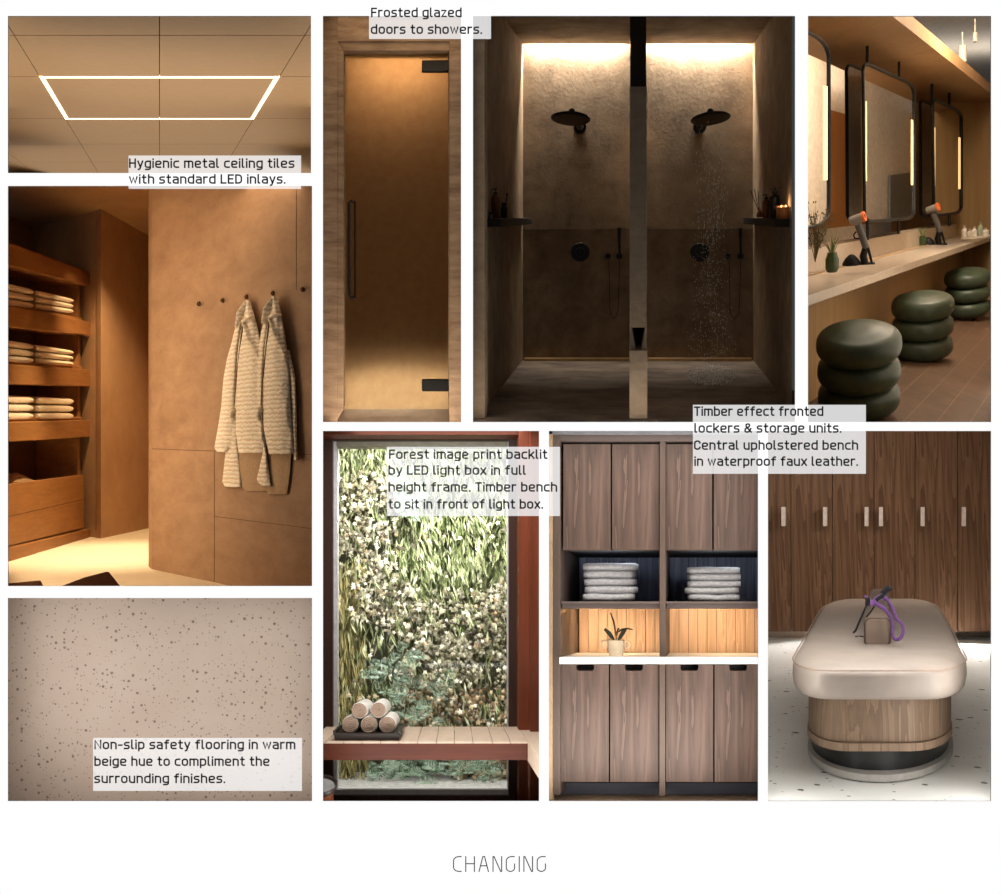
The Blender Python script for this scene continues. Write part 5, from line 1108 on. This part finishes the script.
    # bag
    m_bag, ntb, bb = nodes('taupe bag leather'); bb.inputs['Base Color'].default_value = rgb((118, 100, 86)); bb.inputs['Roughness'].default_value = .5; bump(ntb, bb, noise_node(ntb, mapped(ntb, (1, 1, 1)), 14, 5), .3, .01)
    sc_ = lambda row: s0*R0*(664-500)/(row-500)   # depth of the cushion top at that row
    sa = sc_(644.5); se = sa/.745; g = empty('wash_bag', PX(877, 644.5, sa), 'boxy taupe wash bag lying on the beige bench cushion', 'bag')
    def bx(x0, x1, y0, y1, rd, a): return [PX(x, y, a) for x, y in rrect(x0, x1, y0, y1, rd, 5)]
    k = sa/se; tx = lambda x: 885+(x-885)*k; ty = lambda y: 500+(y-500)*k
    def sec(t, ins): # t 0..1 along
        s_ = lerp(sa, se, t); kk = sa/s_; X_ = lambda x: 886+(x-886)*kk; Y_ = lambda y: 500+(y-500)*kk
        return [PX(X_(x), Y_(y), s_) for x, y in rrect(864.2+ins, 890.6-ins, 618.5+ins, 644.4-ins*.3, [6, 6, 2.5, 2.5], 5)]
    MB().rings([sec(0, 1.8), sec(.012, .5), sec(.05, 0), sec(.95, 0), sec(1, 1)]).build('body', m_bag, g, smooth=60)
    MB().tube([p+Vector((0, -.004, 0)) for p in sec(.012, .3)], .008, 5, closed=True).build('end_seam', plain('bag seam', (84, 68, 56), .6), g, smooth=True)
    # straps
    m_pu = fabric('purple webbing', (112, 74, 130), 60, .3); m_bk = fabric('black webbing', (24, 20, 26), 60, .3)
    zz = lambda px_, py_: PX(835+px_/9.93, 570+py_/9.93, sa-.0002)
    def strap(name, pts, w_, mt, o_=0, fl=1):
        n = len(pts); sm = []
        for i in range((n-1)*5+1):
            t = i/5; j = min(int(t), n-2); q = t-j; P0, P1, P2, P3 = [Vector(pts[max(0, min(n-1, j+z))]) for z in (-1, 0, 1, 2)]
            sm.append(.5*((2*P1)+(-P0+P2)*q+(2*P0-5*P1+4*P2-P3)*q*q+(-P0+3*P1-3*P2+P3)*q**3))
        return MB().tube([PX(835+p[0]/9.93, 570+p[1]/9.93, sa-.00022-o_) for p in sm], w_, 8, flat=fl, flatdir=Vector((1, 0, 0)))
    r = empty('strap_bundle', PX(890, 643, sa), 'bundle of purple and black straps draped over the wash bag', 'straps')
    strap('loop', [(365, 300), (430, 350), (500, 400), (550, 470), (572, 560), (572, 640), (600, 690), (645, 680), (675, 610), (665, 540), (610, 480), (580, 400), (545, 330), (500, 270)], .021, m_pu).build('purple_loop', m_pu, r, smooth=True, label='purple webbing loop')
    strap('loop', [(370, 305), (440, 350), (510, 400)], .026, m_pu, .0001).build('purple_band', m_pu, r, smooth=True)
    strap('c', [(355, 350), (400, 300), (455, 268), (505, 285)], .03, m_pu, .0001).build('purple_band', m_pu, r, smooth=True)
    strap('b', [(470, 240), (500, 205), (530, 180), (548, 195)], .036, m_bk, .0002).build('black_buckle', m_bk, r, smooth=True)
    strap('b', [(405, 300), (440, 275), (480, 255)], .024, m_bk, .0003).build('black_band', m_bk, r, smooth=True)
    strap('b', [(318, 275), (325, 300), (322, 350)], .030, m_bk, .0002).build('black_buckle', m_bk, r, smooth=True)
    strap('b', [(325, 330), (300, 380), (270, 450), (230, 540), (205, 600), (180, 625)], .013, m_bk).build('black_strap', m_bk, r, smooth=True)
    strap('b', [(390, 360), (350, 420), (310, 470)], .010, m_bk).build('black_strap', m_bk, r, smooth=True)
    strap('b', [(290, 265), (320, 262)], .012, m_pu).build('purple_tab', m_pu, r, smooth=True)
    strap('b', [(200, 662), (240, 655), (290, 665)], .007, m_bk, -.0001).build('black_tail', m_bk, r, smooth=True)
room('bench', 'ltb'); bench(); room(None)
